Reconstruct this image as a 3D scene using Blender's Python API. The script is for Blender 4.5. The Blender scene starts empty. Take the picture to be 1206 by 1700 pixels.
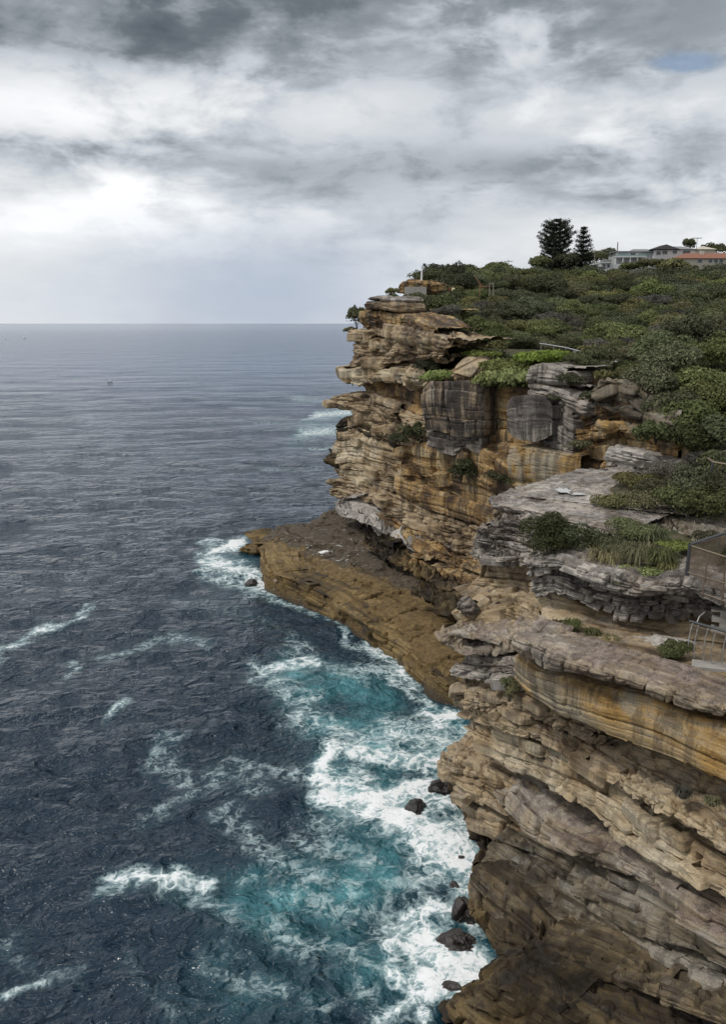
import bpy, bmesh, math, random
import numpy as np
from mathutils import Vector, Matrix
R = math.radians
rng = np.random.default_rng(7)
random.seed(7)
sc = bpy.context.scene
col = sc.collection

# ------------------------------------------------------------------ camera
CAM_H, PITCH, FPX = 28.0, R(12.5), 1414.0
cam_d = bpy.data.cameras.new('camera')
cam_d.sensor_fit = 'VERTICAL'; cam_d.sensor_height = 24.0
cam_d.lens = 24.0 * FPX / 1700.0
cam_d.clip_start = 0.5; cam_d.clip_end = 120000
cam = bpy.data.objects.new('camera', cam_d); col.objects.link(cam)
cam.location = (0, 0, CAM_H); cam.rotation_euler = (R(90) - PITCH, 0, 0)
sc.camera = cam

# ------------------------------------------------------------------ render / exposure
sc.render.engine = 'CYCLES'
sc.view_settings.view_transform = 'Standard'
sc.view_settings.look = 'None'
sc.view_settings.gamma = 1.0
sc.view_settings.use_curve_mapping = False
sc.view_settings.exposure = 0.28
sc.cycles.use_denoising = True
sc.cycles.max_bounces = 4
sc.cycles.diffuse_bounces = 2
sc.cycles.glossy_bounces = 2
sc.cycles.transmission_bounces = 2
sc.cycles.transparent_max_bounces = 6

# ------------------------------------------------------------------ node helper
class NT:
    def __init__(s, tree): s.t = tree; s.n = tree.nodes; s.l = tree.links
    def new(s, typ, **kw):
        n = s.n.new(typ)
        ins = kw.pop('ins', {})
        for k, v in kw.items(): setattr(n, k, v)
        for k, v in ins.items(): s.set(n.inputs[k], v)
        return n
    def set(s, sock, v):
        if isinstance(v, bpy.types.NodeSocket): s.l.new(v, sock)
        elif isinstance(v, bpy.types.Node): s.l.new(v.outputs[0], sock)
        else: sock.default_value = v
    def math(s, op, a, b=None, c=None, clamp=False):
        n = s.n.new('ShaderNodeMath'); n.operation = op; n.use_clamp = clamp
        s.set(n.inputs[0], a)
        if b is not None: s.set(n.inputs[1], b)
        if c is not None: s.set(n.inputs[2], c)
        return n.outputs[0]
    def vmath(s, op, a, b=None):
        n = s.n.new('ShaderNodeVectorMath'); n.operation = op
        s.set(n.inputs[0], a)
        if b is not None:
            s.set(n.inputs['Scale'] if op == 'SCALE' else n.inputs[1], b)
        return n.outputs['Value'] if op in ('DOT_PRODUCT', 'LENGTH') else n.outputs[0]
    def mix(s, f, a, b, blend='MIX'):
        n = s.n.new('ShaderNodeMix'); n.data_type = 'RGBA'; n.blend_type = blend
        s.set(n.inputs[0], f)
        for i, v in ((6, a), (7, b)):
            s.set(n.inputs[i], v if isinstance(v, (bpy.types.NodeSocket, bpy.types.Node)) else rgb(v))
        return n.outputs[2]
    def noise(s, vec, scale, detail=4, rough=.55, dist=0):
        n = s.new('ShaderNodeTexNoise', ins={'Vector': vec, 'Scale': scale, 'Detail': min(5, detail), 'Roughness': rough, 'Distortion': dist})
        return n.outputs[0]
    def ramp(s, f, stops, interp='LINEAR'):
        n = s.n.new('ShaderNodeValToRGB'); s.set(n.inputs[0], f)
        cr = n.color_ramp; cr.interpolation = interp
        while len(cr.elements) > len(stops): cr.elements.remove(cr.elements[-1])
        while len(cr.elements) < len(stops): cr.elements.new(1)
        for e, (p, c) in zip(cr.elements, stops):
            e.position = p; e.color = rgb(c)
        return n.outputs[0]
    def step(s, f, lo, hi, a=0., b=1.):
        n = s.n.new('ShaderNodeMapRange'); n.interpolation_type = 'SMOOTHSTEP'
        s.set(n.inputs[0], f); s.set(n.inputs[1], lo); s.set(n.inputs[2], hi); s.set(n.inputs[3], a); s.set(n.inputs[4], b)
        return n.outputs[0]
    def scale(s, vec, v):
        return s.vmath('MULTIPLY', vec, tuple(v))
def rgb(c):
    if isinstance(c, (int, float)): return (c, c, c, 1)
    return (*c, 1) if len(c) == 3 else c

def px_dir(px, py):
    x, y = (px - 603.0) / FPX, (850.0 - py) / FPX
    return np.array([x, y * math.sin(PITCH) + math.cos(PITCH), y * math.cos(PITCH) - math.sin(PITCH)])
def at(px, py, D=None, z=None):
    d = px_dir(px, py)
    t = D / d[1] if z is None else (z - CAM_H) / d[2]
    return np.array([0, 0, CAM_H]) + d * t

# ------------------------------------------------------------------ sky
SUN_EL, SUN_AZ = R(54), R(-112)      # azimuth measured from +Y towards +X: the light comes over the sea, from behind the viewer
world = bpy.data.worlds.new('World'); sc.world = world
world.use_nodes = True
w = NT(world.node_tree); w.n.clear()
out = w.new('ShaderNodeOutputWorld')
bg = w.new('ShaderNodeBackground', ins={'Strength': 1.0})
w.l.new(bg.outputs[0], out.inputs[0])
skyt = w.new('ShaderNodeTexSky', sky_type='NISHITA')
skyt.sun_disc = False; skyt.sun_elevation = SUN_EL; skyt.sun_rotation = SUN_AZ
skyb = w.vmath('SCALE', skyt.outputs[0], 0.085)
tc = w.new('ShaderNodeTexCoord').outputs['Generated']
dirn = w.vmath('NORMALIZE', tc)
sep = w.new('ShaderNodeSeparateXYZ', ins={0: dirn})
zc = w.math('ABSOLUTE', sep.outputs[2])
den = w.math('ADD', zc, 0.16)
cx = w.math('DIVIDE', sep.outputs[0], den); cy = w.math('DIVIDE', sep.outputs[1], den)
pl = w.new('ShaderNodeCombineXYZ', ins={0: cx, 1: w.math('MULTIPLY', cy, 1.15), 2: 0.0}).outputs[0]
n_big = w.noise(w.vmath('ADD', pl, (3.1, 1.7, 0.4)), .62, 5, .57, .35)
n_mid = w.noise(w.vmath('ADD', pl, (7.4, 4.2, 2.0)), 1.9, 5, .6, .3)
wrp = w.new('ShaderNodeTexNoise', ins={'Vector': pl, 'Scale': 1.1, 'Detail': 6, 'Roughness': .6})
wv = w.vmath('SCALE', w.vmath('SUBTRACT', wrp.outputs[1], (.5, .5, .5)), .20)
dw = w.vmath('NORMALIZE', w.vmath('ADD', dirn, wv))
dw2 = w.vmath('NORMALIZE', w.vmath('ADD', dirn, w.vmath('SCALE', wv, .45)))
def sg(px, py, sx, sy, vec=None):
    """a soft lobe around one direction of the sky (sx, sy: half widths in degrees)"""
    d = px_dir(px, py); d /= np.linalg.norm(d)
    rt = np.cross(d, (0, 0, 1)); rt /= np.linalg.norm(rt); up = np.cross(rt, d)
    v = dw2 if vec is None else vec
    a = w.math('DIVIDE', w.vmath('DOT_PRODUCT', v, tuple(rt)), math.sin(R(sx)))
    b = w.math('DIVIDE', w.vmath('DOT_PRODUCT', v, tuple(up)), math.sin(R(sy)))
    e = w.math('ADD', w.math('MULTIPLY', a, a), w.math('MULTIPLY', b, b))
    g = w.math('EXPONENT', w.math('MULTIPLY', e, -1.0))
    f = w.math('GREATER_THAN', w.vmath('DOT_PRODUCT', v, tuple(d)), 0)
    return w.math('MULTIPLY', g, f)
# cloud light: 0 dark base .. 1 thin bright veil
ang = w.scale(dirn, (1, 1, 2.4))
nA = w.noise(w.vmath('ADD', ang, (1.3, .2, .7)), 3.1, 5, .56, .25)          # cloud banks
nB = w.noise(w.vmath('ADD', ang, (5.1, 2.2, 3.7)), 8.5, 5, .62, .2)         # puffs along their edges
bil = w.math('SUBTRACT', 1.0, w.math('MULTIPLY', w.math('ABSOLUTE', w.math('SUBTRACT', nB, .5)), 4.0))
edge = w.step(w.math('ADD', nA, w.math('MULTIPLY', w.math('SUBTRACT', nB, .5), .35)), .41, .60)
val = w.math('ADD', w.math('MULTIPLY', edge, .34), .475)
val = w.math('ADD', val, w.math('MULTIPLY', w.math('SUBTRACT', nB, .5), .55))
val = w.math('ADD', val, w.math('MULTIPLY', w.math('SUBTRACT', bil, .5), .10))
val = w.math('ADD', val, w.math('MULTIPLY', w.math('SUBTRACT', n_big, .5), .5))
val = w.math('ADD', val, w.math('MULTIPLY', w.math('SUBTRACT', n_mid, .5), .22))
for (px, py, sx, sy, k) in ((20, 60, 10, 4.0, -.34), (200, 70, 11, 4.0, -.26), (330, -60, 16, 4.0, -.22), (560, 40, 6, 4, -.24), (900, 10, 11, 4.5, -.30), (1180, 60, 5, 3, -.1), (170, 262, 13, 2.0, -.30), (620, 265, 12, 2.2, -.20),
                            (1020, 300, 9, 2.2, -.26), (470, 420, 8, 3.2, -.24), (110, 365, 11, 2.8, .46), (560, 170, 6, 3.5, .20), (160, 180, 9, 2.0, .22), (1080, 190, 8, 3.0, .16),
                            (620, 410, 10, 1.6, -.10), (930, 385, 8, 2.2, .24)):
    val = w.math('ADD', val, w.math('MULTIPLY', sg(px, py, sx, sy), k))
veil = w.step(zc, 0.0, 0.16, 1.0, 0.0)                       # rain haze over the horizon evens the clouds out
val = w.math('ADD', w.math('MULTIPLY', val, w.math('SUBTRACT', 1.0, w.math('MULTIPLY', veil, .75))), w.math('MULTIPLY', veil, .50))
ccol = w.ramp(w.math('ADD', w.math('MULTIPLY', val, .7), .3), ((0.0, (.05, .062, .072)), (.3, (.13, .15, .165)), (.48, (.27, .295, .32)), (.62, (.49, .52, .555)), (.76, (.67, .685, .70)), (.95, (.90, .905, .91))))
rain = w.math('MULTIPLY', sg(430, 490, 12, 4.2, dirn), .85)
ccol = w.mix(rain, ccol, (.36, .42, .53))
ccol = w.mix(w.math('MULTIPLY', sg(60, 500, 7, 2.0, dirn), .55), ccol, (.58, .62, .68))
gap = w.math('MULTIPLY', w.step(w.math('ADD', sg(1130, 112, 2.6, .8), w.math('MULTIPLY', n_mid, .5)), .55, 1.15), .7)
ccol = w.mix(gap, ccol, skyb)
fin = w.mix(.06, ccol, skyb)
below = w.math('LESS_THAN', sep.outputs[2], -0.002)
w.set(bg.inputs[0], fin)

sun_d = bpy.data.lights.new('sun', 'SUN'); sun_d.energy = 1.5; sun_d.angle = R(10); sun_d.color = (1.0, .955, .88)
sun = bpy.data.objects.new('sun', sun_d); col.objects.link(sun)
sdir = Vector((math.sin(SUN_AZ) * math.cos(SUN_EL), math.cos(SUN_AZ) * math.cos(SUN_EL), math.sin(SUN_EL)))
sun.rotation_euler = sdir.to_track_quat('Z', 'Y').to_euler()
sun.location = sdir * 200

# ------------------------------------------------------------------ numpy noise
_TAB = np.random.default_rng(11).random(65536).astype(np.float32) * 2 - 1
def _h(ix, iy, iz):
    return (ix * 73856093 ^ iy * 19349663 ^ iz * 83492791) & 0xFFFF
def vnoise(x, y, z):
    x, y, z = np.broadcast_arrays(np.asarray(x, np.float32), np.asarray(y, np.float32), np.asarray(z, np.float32))
    ix, iy, iz = np.floor(x).astype(np.int64), np.floor(y).astype(np.int64), np.floor(z).astype(np.int64)
    fx, fy, fz = x - ix, y - iy, z - iz
    fx, fy, fz = [f * f * (3 - 2 * f) for f in (fx, fy, fz)]
    r = 0
    for dx in (0, 1):
        for dy in (0, 1):
            for dz in (0, 1):
                r = r + _TAB[_h(ix + dx, iy + dy, iz + dz)] * (fx if dx else 1 - fx) * (fy if dy else 1 - fy) * (fz if dz else 1 - fz)
    return r
def fbm(x, y, z, oct=4, gain=.5):
    a, r, f, n = 1.0, 0, 1.0, 0
    for i in range(oct):
        r = r + a * vnoise(x * f + 17.3 * i, y * f + 5.1 * i, z * f + 9.7 * i); n += a
        a *= gain; f *= 2.03
    return r / n
def worley(x, y, z, seed=0):
    x, y, z = [np.asarray(a, np.float32) for a in np.broadcast_arrays(x, y, z)]
    ix, iy, iz = np.floor(x).astype(np.int64), np.floor(y).astype(np.int64), np.floor(z).astype(np.int64)
    f1 = np.full(x.shape, 9., np.float32); f2 = f1.copy(); cid = np.zeros(x.shape, np.int64)
    for dx in (-1, 0, 1):
        for dy in (-1, 0, 1):
            for dz in (-1, 0, 1):
                h = _h(ix + dx + seed, iy + dy, iz + dz)
                d = (ix + dx + .5 + .45 * _TAB[h] - x) ** 2 + (iy + dy + .5 + .45 * _TAB[(h * 7 + 13) & 0xFFFF] - y) ** 2 + (iz + dz + .5 + .45 * _TAB[(h * 31 + 101) & 0xFFFF] - z) ** 2
                c = d < f1
                f2 = np.where(c, f1, np.minimum(f2, d)); cid = np.where(c, h, cid); f1 = np.where(c, d, f1)
    return np.sqrt(f1), np.sqrt(f2), _TAB[(cid * 13 + 57) & 0xFFFF]
def sstep(a, b, x):
    t = np.clip((x - a) / (b - a), 0, 1); return t * t * (3 - 2 * t)

# ------------------------------------------------------------------ object helpers
def mesh_from(name, V, F, mat=None, smooth=False, attrs=None):
    me = bpy.data.meshes.new(name)
    V = np.asarray(V, np.float32); F = np.asarray(F, np.int32)
    k = F.shape[1]
    me.vertices.add(len(V)); me.vertices.foreach_set('co', V.ravel())
    me.loops.add(F.size); me.loops.foreach_set('vertex_index', F.ravel())
    me.polygons.add(len(F)); me.polygons.foreach_set('loop_start', np.arange(0, F.size, k, dtype=np.int32))
    me.polygons.foreach_set('use_smooth', np.full(len(F), smooth))
    for an, av in (attrs or {}).items():
        a = me.attributes.new(an, 'FLOAT', 'POINT'); a.data.foreach_set('value', np.asarray(av, np.float32).ravel())
    me.update(calc_edges=True)
    if mat: me.materials.append(mat)
    return me
def obj(name, me, parent=None, **props):
    o = bpy.data.objects.new(name, me); col.objects.link(o)
    if parent: o.parent = parent
    for k, v in props.items(): o[k] = v
    return o
def empty(name, loc=(0, 0, 0), rz=0, **props):
    o = bpy.data.objects.new(name, None); col.objects.link(o)
    o.location = tuple(float(a) for a in loc); o.rotation_euler = (0, 0, rz); o.empty_display_size = .3
    for k, v in props.items(): o[k] = v
    return o
class MB:
    """collects boxes, bars and tubes into one mesh"""
    def __init__(s): s.v = []; s.f = []
    def add(s, vs, fs):
        n = len(s.v); s.v += [tuple(map(float, v)) for v in vs]; s.f += [tuple(i + n for i in f) for f in fs]; return s
    def box(s, a, b, rz=0, c=None):
        x0, y0, z0 = a; x1, y1, z1 = b
        vs = [(x, y, z) for z in (z0, z1) for x, y in ((x0, y0), (x1, y0), (x1, y1), (x0, y1))]
        if rz:
            c = c or ((x0 + x1) / 2, (y0 + y1) / 2)
            ca, sa = math.cos(rz), math.sin(rz)
            vs = [(c[0] + (x - c[0]) * ca - (y - c[1]) * sa, c[1] + (x - c[0]) * sa + (y - c[1]) * ca, z) for x, y, z in vs]
        return s.add(vs, [(0, 3, 2, 1), (4, 5, 6, 7), (0, 1, 5, 4), (1, 2, 6, 5), (2, 3, 7, 6), (3, 0, 4, 7)])
    def tube(s, pts, r, k=6, r2=None):
        pts = [Vector(tuple(map(float, p))) for p in pts]; n = len(pts); vs = []; fs = []
        for i, p in enumerate(pts):
            t = (pts[min(i + 1, n - 1)] - pts[max(i - 1, 0)]).normalized()
            a = t.orthogonal().normalized() if abs(t.z) > .9 else t.cross(Vector((0, 0, 1))).normalized()
            b = t.cross(a)
            rr = r if r2 is None else r + (r2 - r) * i / max(1, n - 1)
            for j in range(k):
                an = 2 * math.pi * j / k
                vs.append(p + a * math.cos(an) * rr + b * math.sin(an) * rr)
        for i in range(n - 1):
            for j in range(k):
                fs.append((i * k + j, i * k + (j + 1) % k, (i + 1) * k + (j + 1) % k, (i + 1) * k + j))
        fs.append(tuple(range(k))[::-1]); fs.append(tuple((n - 1) * k + j for j in range(k)))
        return s.add(vs, fs)
    def build(s, name, mat, parent=None, smooth=False, **props):
        me = bpy.data.meshes.new(name); me.from_pydata(s.v, [], s.f); me.update()
        if smooth: me.polygons.foreach_set('use_smooth', [True] * len(me.polygons))
        me.materials.append(mat)
        return obj(name, me, parent, **props)
# ------------------------------------------------------------------ materials
def new_mat(name):
    m = bpy.data.materials.new(name); m.use_nodes = True
    t = NT(m.node_tree); t.n.clear()
    o = t.new('ShaderNodeOutputMaterial'); p = t.new('ShaderNodeBsdfPrincipled')
    t.l.new(p.outputs[0], o.inputs[0])
    return m, t, p, o
def plain(name, c, rough=.7, metal=0., var=.12, sc_=6.):
    m, t, p, o = new_mat(name)
    pos = t.new('ShaderNodeTexCoord').outputs['Object']
    n = t.noise(pos, sc_, 5, .6)
    t.set(p.inputs['Base Color'], t.mix(n, [max(0, x * (1 - 2 * var)) for x in c], [min(1, x * (1 + 2 * var)) for x in c]))
    p.inputs['Roughness'].default_value = rough; p.inputs['Metallic'].default_value = metal
    return m
def rock_mat(name, bands, stain=.3, stain_c=(.035, .03, .028), lichen=.5, lichen_c=(.22, .21, .20), patch_c=None, patch=.0, fine=8., rough=.9, bump=.5, wet=0, dip=(.0, .0), sstr=1.0, bscale=.9, runs=0., lam=.30, top=(.30, .8)):
    """sandstone: bedding bands, dark laminae, mineral runs, lichen and weathering on upper faces"""
    m, t, p, o = new_mat(name)
    pos = t.new('ShaderNodeNewGeometry')
    P = pos.outputs['Position']; Nn = pos.outputs['Normal']
    sp = t.new('ShaderNodeSeparateXYZ', ins={0: P})
    zz = t.new('ShaderNodeAttribute', attribute_name='strat').outputs['Fac']
    Q = t.new('ShaderNodeCombineXYZ', ins={0: sp.outputs[0], 1: sp.outputs[1], 2: zz}).outputs[0]
    big = t.noise(P, .20, 4, .6)
    warp = t.math('MULTIPLY', t.math('SUBTRACT', t.noise(Q, .45, 3), .5), .9)
    zw = t.math('ADD', zz, warp)
    B = t.new('ShaderNodeCombineXYZ', ins={0: t.math('MULTIPLY', sp.outputs[0], .10), 1: t.math('MULTIPLY', sp.outputs[1], .10), 2: zw}).outputs[0]
    band = t.noise(B, bscale, 7, .66)
    b2 = t.math('ADD', band, t.math('MULTIPLY', t.math('SUBTRACT', big, .5), .9))
    c = t.ramp(t.step(b2, .26, .74), bands)
    # grey weathered skin in blotches
    blot = t.step(t.noise(P, .8, 8, .68, .3), .47, .66)
    grey = t.mix(t.noise(P, 2.5, 6, .7), [x * .5 for x in lichen_c], [x * 1.25 for x in lichen_c])
    c = t.mix(t.math('MULTIPLY', blot, .15 + .5 * lichen), c, grey)
    if patch_c:
        pm = t.step(t.noise(t.scale(Q, (1, 1, .7)), .33, 6, .65, .4), .60 - .3 * patch, .72 - .3 * patch)
        c = t.mix(t.math('MULTIPLY', pm, .85), c, patch_c)
    S = t.scale(P, (1.0, 1.0, .075))
    st = t.math('MULTIPLY', t.noise(S, 1.5, 6, .66), t.math('ADD', .45, t.noise(P, .28, 3)))
    sm = t.step(st, .52 - .22 * stain, .64 - .2 * stain)
    c = t.mix(t.math('MULTIPLY', sm, min(1., stain * 1.35)), c, stain_c)
    if runs:
        rn = t.math('MULTIPLY', t.step(t.noise(t.scale(P, (1.0, 1.0, .03)), 2.3, 4, .6), .60, .70), t.step(t.noise(P, .4, 3), .45, .6))
        c = t.mix(t.math('MULTIPLY', rn, runs), c, (.42, .39, .35))
    # thin dark laminae following the bedding
    Lm = t.new('ShaderNodeCombineXYZ', ins={0: t.math('MULTIPLY', sp.outputs[0], .05), 1: t.math('MULTIPLY', sp.outputs[1], .05), 2: t.math('ADD', zz, t.math('MULTIPLY', t.noise(Q, 1.1, 4), .12))}).outputs[0]
    lam_m = t.math('MULTIPLY', t.step(t.noise(Lm, fine * .75, 5, .75), .55, .68), t.step(t.noise(P, .7, 4, .6), .38, .62))
    c = t.mix(t.math('MULTIPLY', lam_m, lam), c, t.mix(1.0, c, (.28, .25, .22), 'MULTIPLY'))
    nz = t.new('ShaderNodeSeparateXYZ', ins={0: Nn}).outputs[2]
    ln = t.noise(P, .9, 8, .7)
    lm = t.math('MULTIPLY', t.step(nz, top[0], top[1]), t.step(ln, .64 - .35 * lichen, .80 - .35 * lichen))
    lc = t.mix(t.step(t.noise(P, 2.2, 7, .72), .3, .7), [x * .35 for x in lichen_c], [min(.8, x * 1.5) for x in lichen_c])
    c = t.mix(t.math('MULTIPLY', lm, .85), c, lc)
    # black crustose specks and grain
    spk = t.step(t.noise(P, fine * .6, 5, .78), .56, .68)
    c = t.mix(t.math('MULTIPLY', spk, .5), c, (.035, .031, .028))
    g = t.noise(P, fine * 2.2, 4, .75)
    c = t.mix(1.0, c, t.ramp(g, ((.25, .55), (.75, 1.35))), 'MULTIPLY')
    t.set(p.inputs['Base Color'], c)
    p.inputs['Roughness'].default_value = rough
    p.inputs['Specular IOR Level'].default_value = .2 + wet
    F = t.scale(Lm, (8, 8, 1.0))
    bh = t.math('ADD', t.math('MULTIPLY', t.noise(F, fine * .8, 6, .7), .55 * sstr), t.math('MULTIPLY', t.noise(P, fine * .7, 7, .72), 1.0))
    bn = t.new('ShaderNodeBump', ins={'Strength': bump, 'Distance': 1.3 / fine, 'Height': bh})
    t.l.new(bn.outputs[0], p.inputs['Normal'])
    return m
M = {}
M['tan'] = rock_mat('weathered_tan_sandstone', ((0, (.075, .052, .034)), (.25, (.22, .155, .090)), (.5, (.38, .285, .175)), (.75, (.47, .375, .25)), (1, (.27, .19, .115))), stain=.32, lichen=.40, lichen_c=(.23, .205, .175))
M['buff'] = rock_mat('buff_sandstone', ((0, (.13, .092, .056)), (.3, (.35, .26, .155)), (.6, (.52, .42, .28)), (1, (.57, .495, .37))), stain=.24, lichen=.3, lichen_c=(.27, .245, .21), patch_c=(.20, .155, .10), patch=.22)
M['yellow'] = rock_mat('smooth_yellow_sandstone', ((0, (.15, .085, .030)), (.35, (.36, .225, .080)), (.65, (.40, .29, .155)), (1, (.29, .245, .175))), stain=.38, lichen=.2, bump=.35, patch_c=(.33, .29, .22), patch=.3, dip=(.10, -.05), bscale=1.5, lam=.55)
M['ptop'] = rock_mat('sandstone_with_purple_ironstone_skin', ((0, (.08, .055, .042)), (.3, (.21, .16, .115)), (.6, (.35, .285, .205)), (1, (.40, .36, .31))), stain=.35, lichen=.62, lichen_c=(.195, .158, .140), patch_c=(.36, .285, .19), patch=.20, top=(.5, .85))
M['dome'] = rock_mat('grey_streaked_dome_rock', ((0, (.10, .085, .078)), (.35, (.19, .165, .15)), (.65, (.27, .235, .20)), (1, (.36, .33, .29))), stain=.5, lichen=.2, sstr=.5, fine=5, runs=.7, lam=.25)
M['grey'] = rock_mat('lichen_grey_sandstone', ((0, (.085, .070, .060)), (.3, (.21, .175, .145)), (.6, (.37, .325, .275)), (1, (.48, .44, .395))), stain=.42, lichen=.55, lichen_c=(.27, .25, .235))
M['olive'] = rock_mat('dull_olive_grey_sandstone', ((0, (.045, .036, .026)), (.3, (.13, .105, .070)), (.6, (.24, .20, .145)), (1, (.33, .30, .25))), stain=.36, lichen=.4, lichen_c=(.19, .18, .16))
M['dark'] = rock_mat('stained_shade_dark_sandstone', ((0, (.012, .009, .006)), (.35, (.036, .026, .014)), (.65, (.080, .056, .027)), (1, (.15, .108, .052))), stain=.45, lichen=.2, lichen_c=(.12, .10, .07), bump=.35, dip=(.25, -.15))  # albedo lowered to hold the shade of the overhung cliff base
M['brown'] = rock_mat('mid_brown_sandstone', ((0, (.024, .018, .012)), (.35, (.070, .052, .030)), (.65, (.135, .100, .058)), (1, (.20, .155, .095))), stain=.45, lichen=.3, lichen_c=(.14, .125, .10), bump=.45)  # brown tone midway between the olive and dark beds
M['stained'] = rock_mat('streaked_black_sandstone', ((0, (.07, .058, .05)), (.4, (.17, .14, .115)), (.7, (.28, .21, .135)), (1, (.36, .31, .25))), stain=.62, lichen=.25, sstr=.6, fine=5, runs=.8, lam=.3)
M['orange'] = rock_mat('orange_sandstone_wall', ((0, (.075, .045, .022)), (.3, (.24, .145, .060)), (.6, (.40, .26, .11)), (1, (.46, .36, .215))), stain=.48, lichen=.22, sstr=.5, fine=5, bump=.4, patch_c=(.10, .072, .048), patch=.34, runs=.4)
M['shelf'] = rock_mat('ochre_tidal_rock', ((0, (.034, .022, .009)), (.3, (.10, .064, .021)), (.6, (.185, .12, .040)), (1, (.27, .19, .08))), stain=.25, lichen=.25, lichen_c=(.15, .11, .058), fine=5, rough=.75, wet=.2, bump=.7, sstr=.5, lam=.3, patch_c=(.055, .042, .028), patch=.14)
M['pale'] = rock_mat('pale_washed_rock', ((0, (.20, .18, .16)), (.4, (.36, .33, .30)), (1, (.52, .49, .45))), stain=.22, lichen=.25, lichen_c=(.36, .34, .32), fine=4, bump=.3)
M['wet'] = rock_mat('wet_black_rock', ((0, (.008, .006, .005)), (.5, (.024, .017, .014)), (1, (.045, .034, .026))), stain=.3, lichen=0, rough=.30, wet=.35)

# ------------------------------------------------------------------ rock beds
def _hh(a, b, c=0):
    return _TAB[_h(a.astype(np.int64), (b if isinstance(b, int) else b.astype(np.int64)), c + 0 * a.astype(np.int64))]
def rock_disp(P, U, S, amp, th, cross, joint, seed, sp, face):
    """bedding planes parallel to the bed, joints across it, thin laminae and weathering, in metres.
    U: metres along the bed, S: metres down across it, face: 1 on the face, less on the flat top"""
    x, y, z = P[..., 0], P[..., 1], P[..., 2]
    d = .42 * fbm(x / 3.3 + seed, y / 3.3, z / 2.4, 3) + .20 * fbm(x / 1.2, y / 1.2 + seed, z / 1.0, 3)
    st = S + cross * U + .30 * th * fbm(U / (7 * th) + seed, S / (5 * th), 0 * U, 3) + .5 * fbm(U / 9 + seed, 0 * U, 0 * U + 3, 2)
    wob = .30 * fbm(U / 2.1, S / .9 + seed, 0 * U, 3)
    for i, (t, a, ln) in enumerate(((th, .60, 2.6), (th * .40, .38, 4.4), (th * .15, .12, 10.0), (th * .06, .045, 20.0))):
        if t < sp * .9: continue
        s = st / t + .45 * vnoise(st / t * .8, seed, i)
        k = np.floor(s); f = s - k
        pr = vnoise(U / (t * 7) + k * 3.7, k * 7.31 + seed, 0 * U)
        gm = np.clip(.30 + 1.1 * vnoise(U / (t * 8) + k * 1.7, k * 5.3 + 40, 0 * U), 0, 1)
        gr = np.exp(-(np.minimum(f, 1 - f) * t / (.020 + .03 * t)) ** 2) * gm
        dd = .75 * pr - 1.0 * gr - .35 * np.clip((f - .6) / .4, 0, 1) ** 2
        if i < 2 and joint > 0:
            L = t * ln * (joint / 2.0)
            u = (U + wob * (1 if i == 0 else .4)) / L + 11.3 * _hh(k, int(seed * 10) + i)
            kb = np.floor(u); fu = u - kb
            cut = .5 + .38 * _hh(kb * 3 + k * 17, 7)
            kb2 = kb + (fu > cut)
            e = np.abs(fu - cut)
            has = _hh(kb * 5 + k, 21) > -.35
            dd = dd + (.85 if i == 0 else .55) * _hh(k * 7 + 3, kb2) * has - (1.7 if i == 0 else 1.0) * np.exp(-(e * L / max(.035 + .025 * t, sp * 1.05)) ** 2) * has
        d = d + a * dd * (face if i < 3 else .5 + .5 * face)
    d = d + .07 * fbm(x / .45, y / .45, z / .3 + seed, 4)
    return d * amp, st
def resample(pts, n, smooth):
    pts = np.asarray(pts, float)
    seg = np.r_[0, np.cumsum(np.linalg.norm(np.diff(pts, axis=0), axis=1))]
    u = np.linspace(0, seg[-1], n)
    q = np.stack([np.interp(u, seg, pts[:, k]) for k in range(3)], 1)
    if smooth > 1:
        k = np.hanning(smooth + 2)[1:-1]; k /= k.sum()
        e = smooth // 2
        qp = np.concatenate([2 * q[:1] - q[e:0:-1], q, 2 * q[-1:] - q[-2:-e - 2:-1]])
        q = np.stack([np.convolve(qp[:, i], k, 'valid') for i in range(3)], 1)[:n]
    return q
def box_blur(A, k, axis):
    if k < 2: return A
    A = np.moveaxis(A, axis, 0); e = k // 2; n = len(A)
    pad = np.concatenate([np.repeat(A[:1], e, 0), A, np.repeat(A[-1:], e, 0)])
    c = np.cumsum(np.concatenate([np.zeros_like(pad[:1]), pad]), 0)
    B = (c[2 * e + 1:] - c[:-2 * e - 1]) / (2 * e + 1)
    return np.moveaxis(B[:n], 0, axis)
def grid_normals(G):
    du = np.gradient(G, axis=0); dv = np.gradient(G, axis=1)
    n = np.cross(du, dv); return n / (np.linalg.norm(n, axis=-1, keepdims=True) + 1e-9)
def grid_mesh(name, G, mat, attrs=None, smooth=False):
    a, b = G.shape[:2]
    idx = np.arange(a * b).reshape(a, b)
    F = np.stack([idx[:-1, :-1], idx[1:, :-1], idx[1:, 1:], idx[:-1, 1:]], -1).reshape(-1, 4)
    return mesh_from(name, G.reshape(-1, 3), F, mat, smooth, attrs)
def to3(lst, off=0.):
    r = []
    for q in lst:
        if len(q) == 4: r.append(at(q[0], q[1], z=q[2]))
        else: r.append(at(q[0], q[1], D=q[2] + off))
    return r
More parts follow.
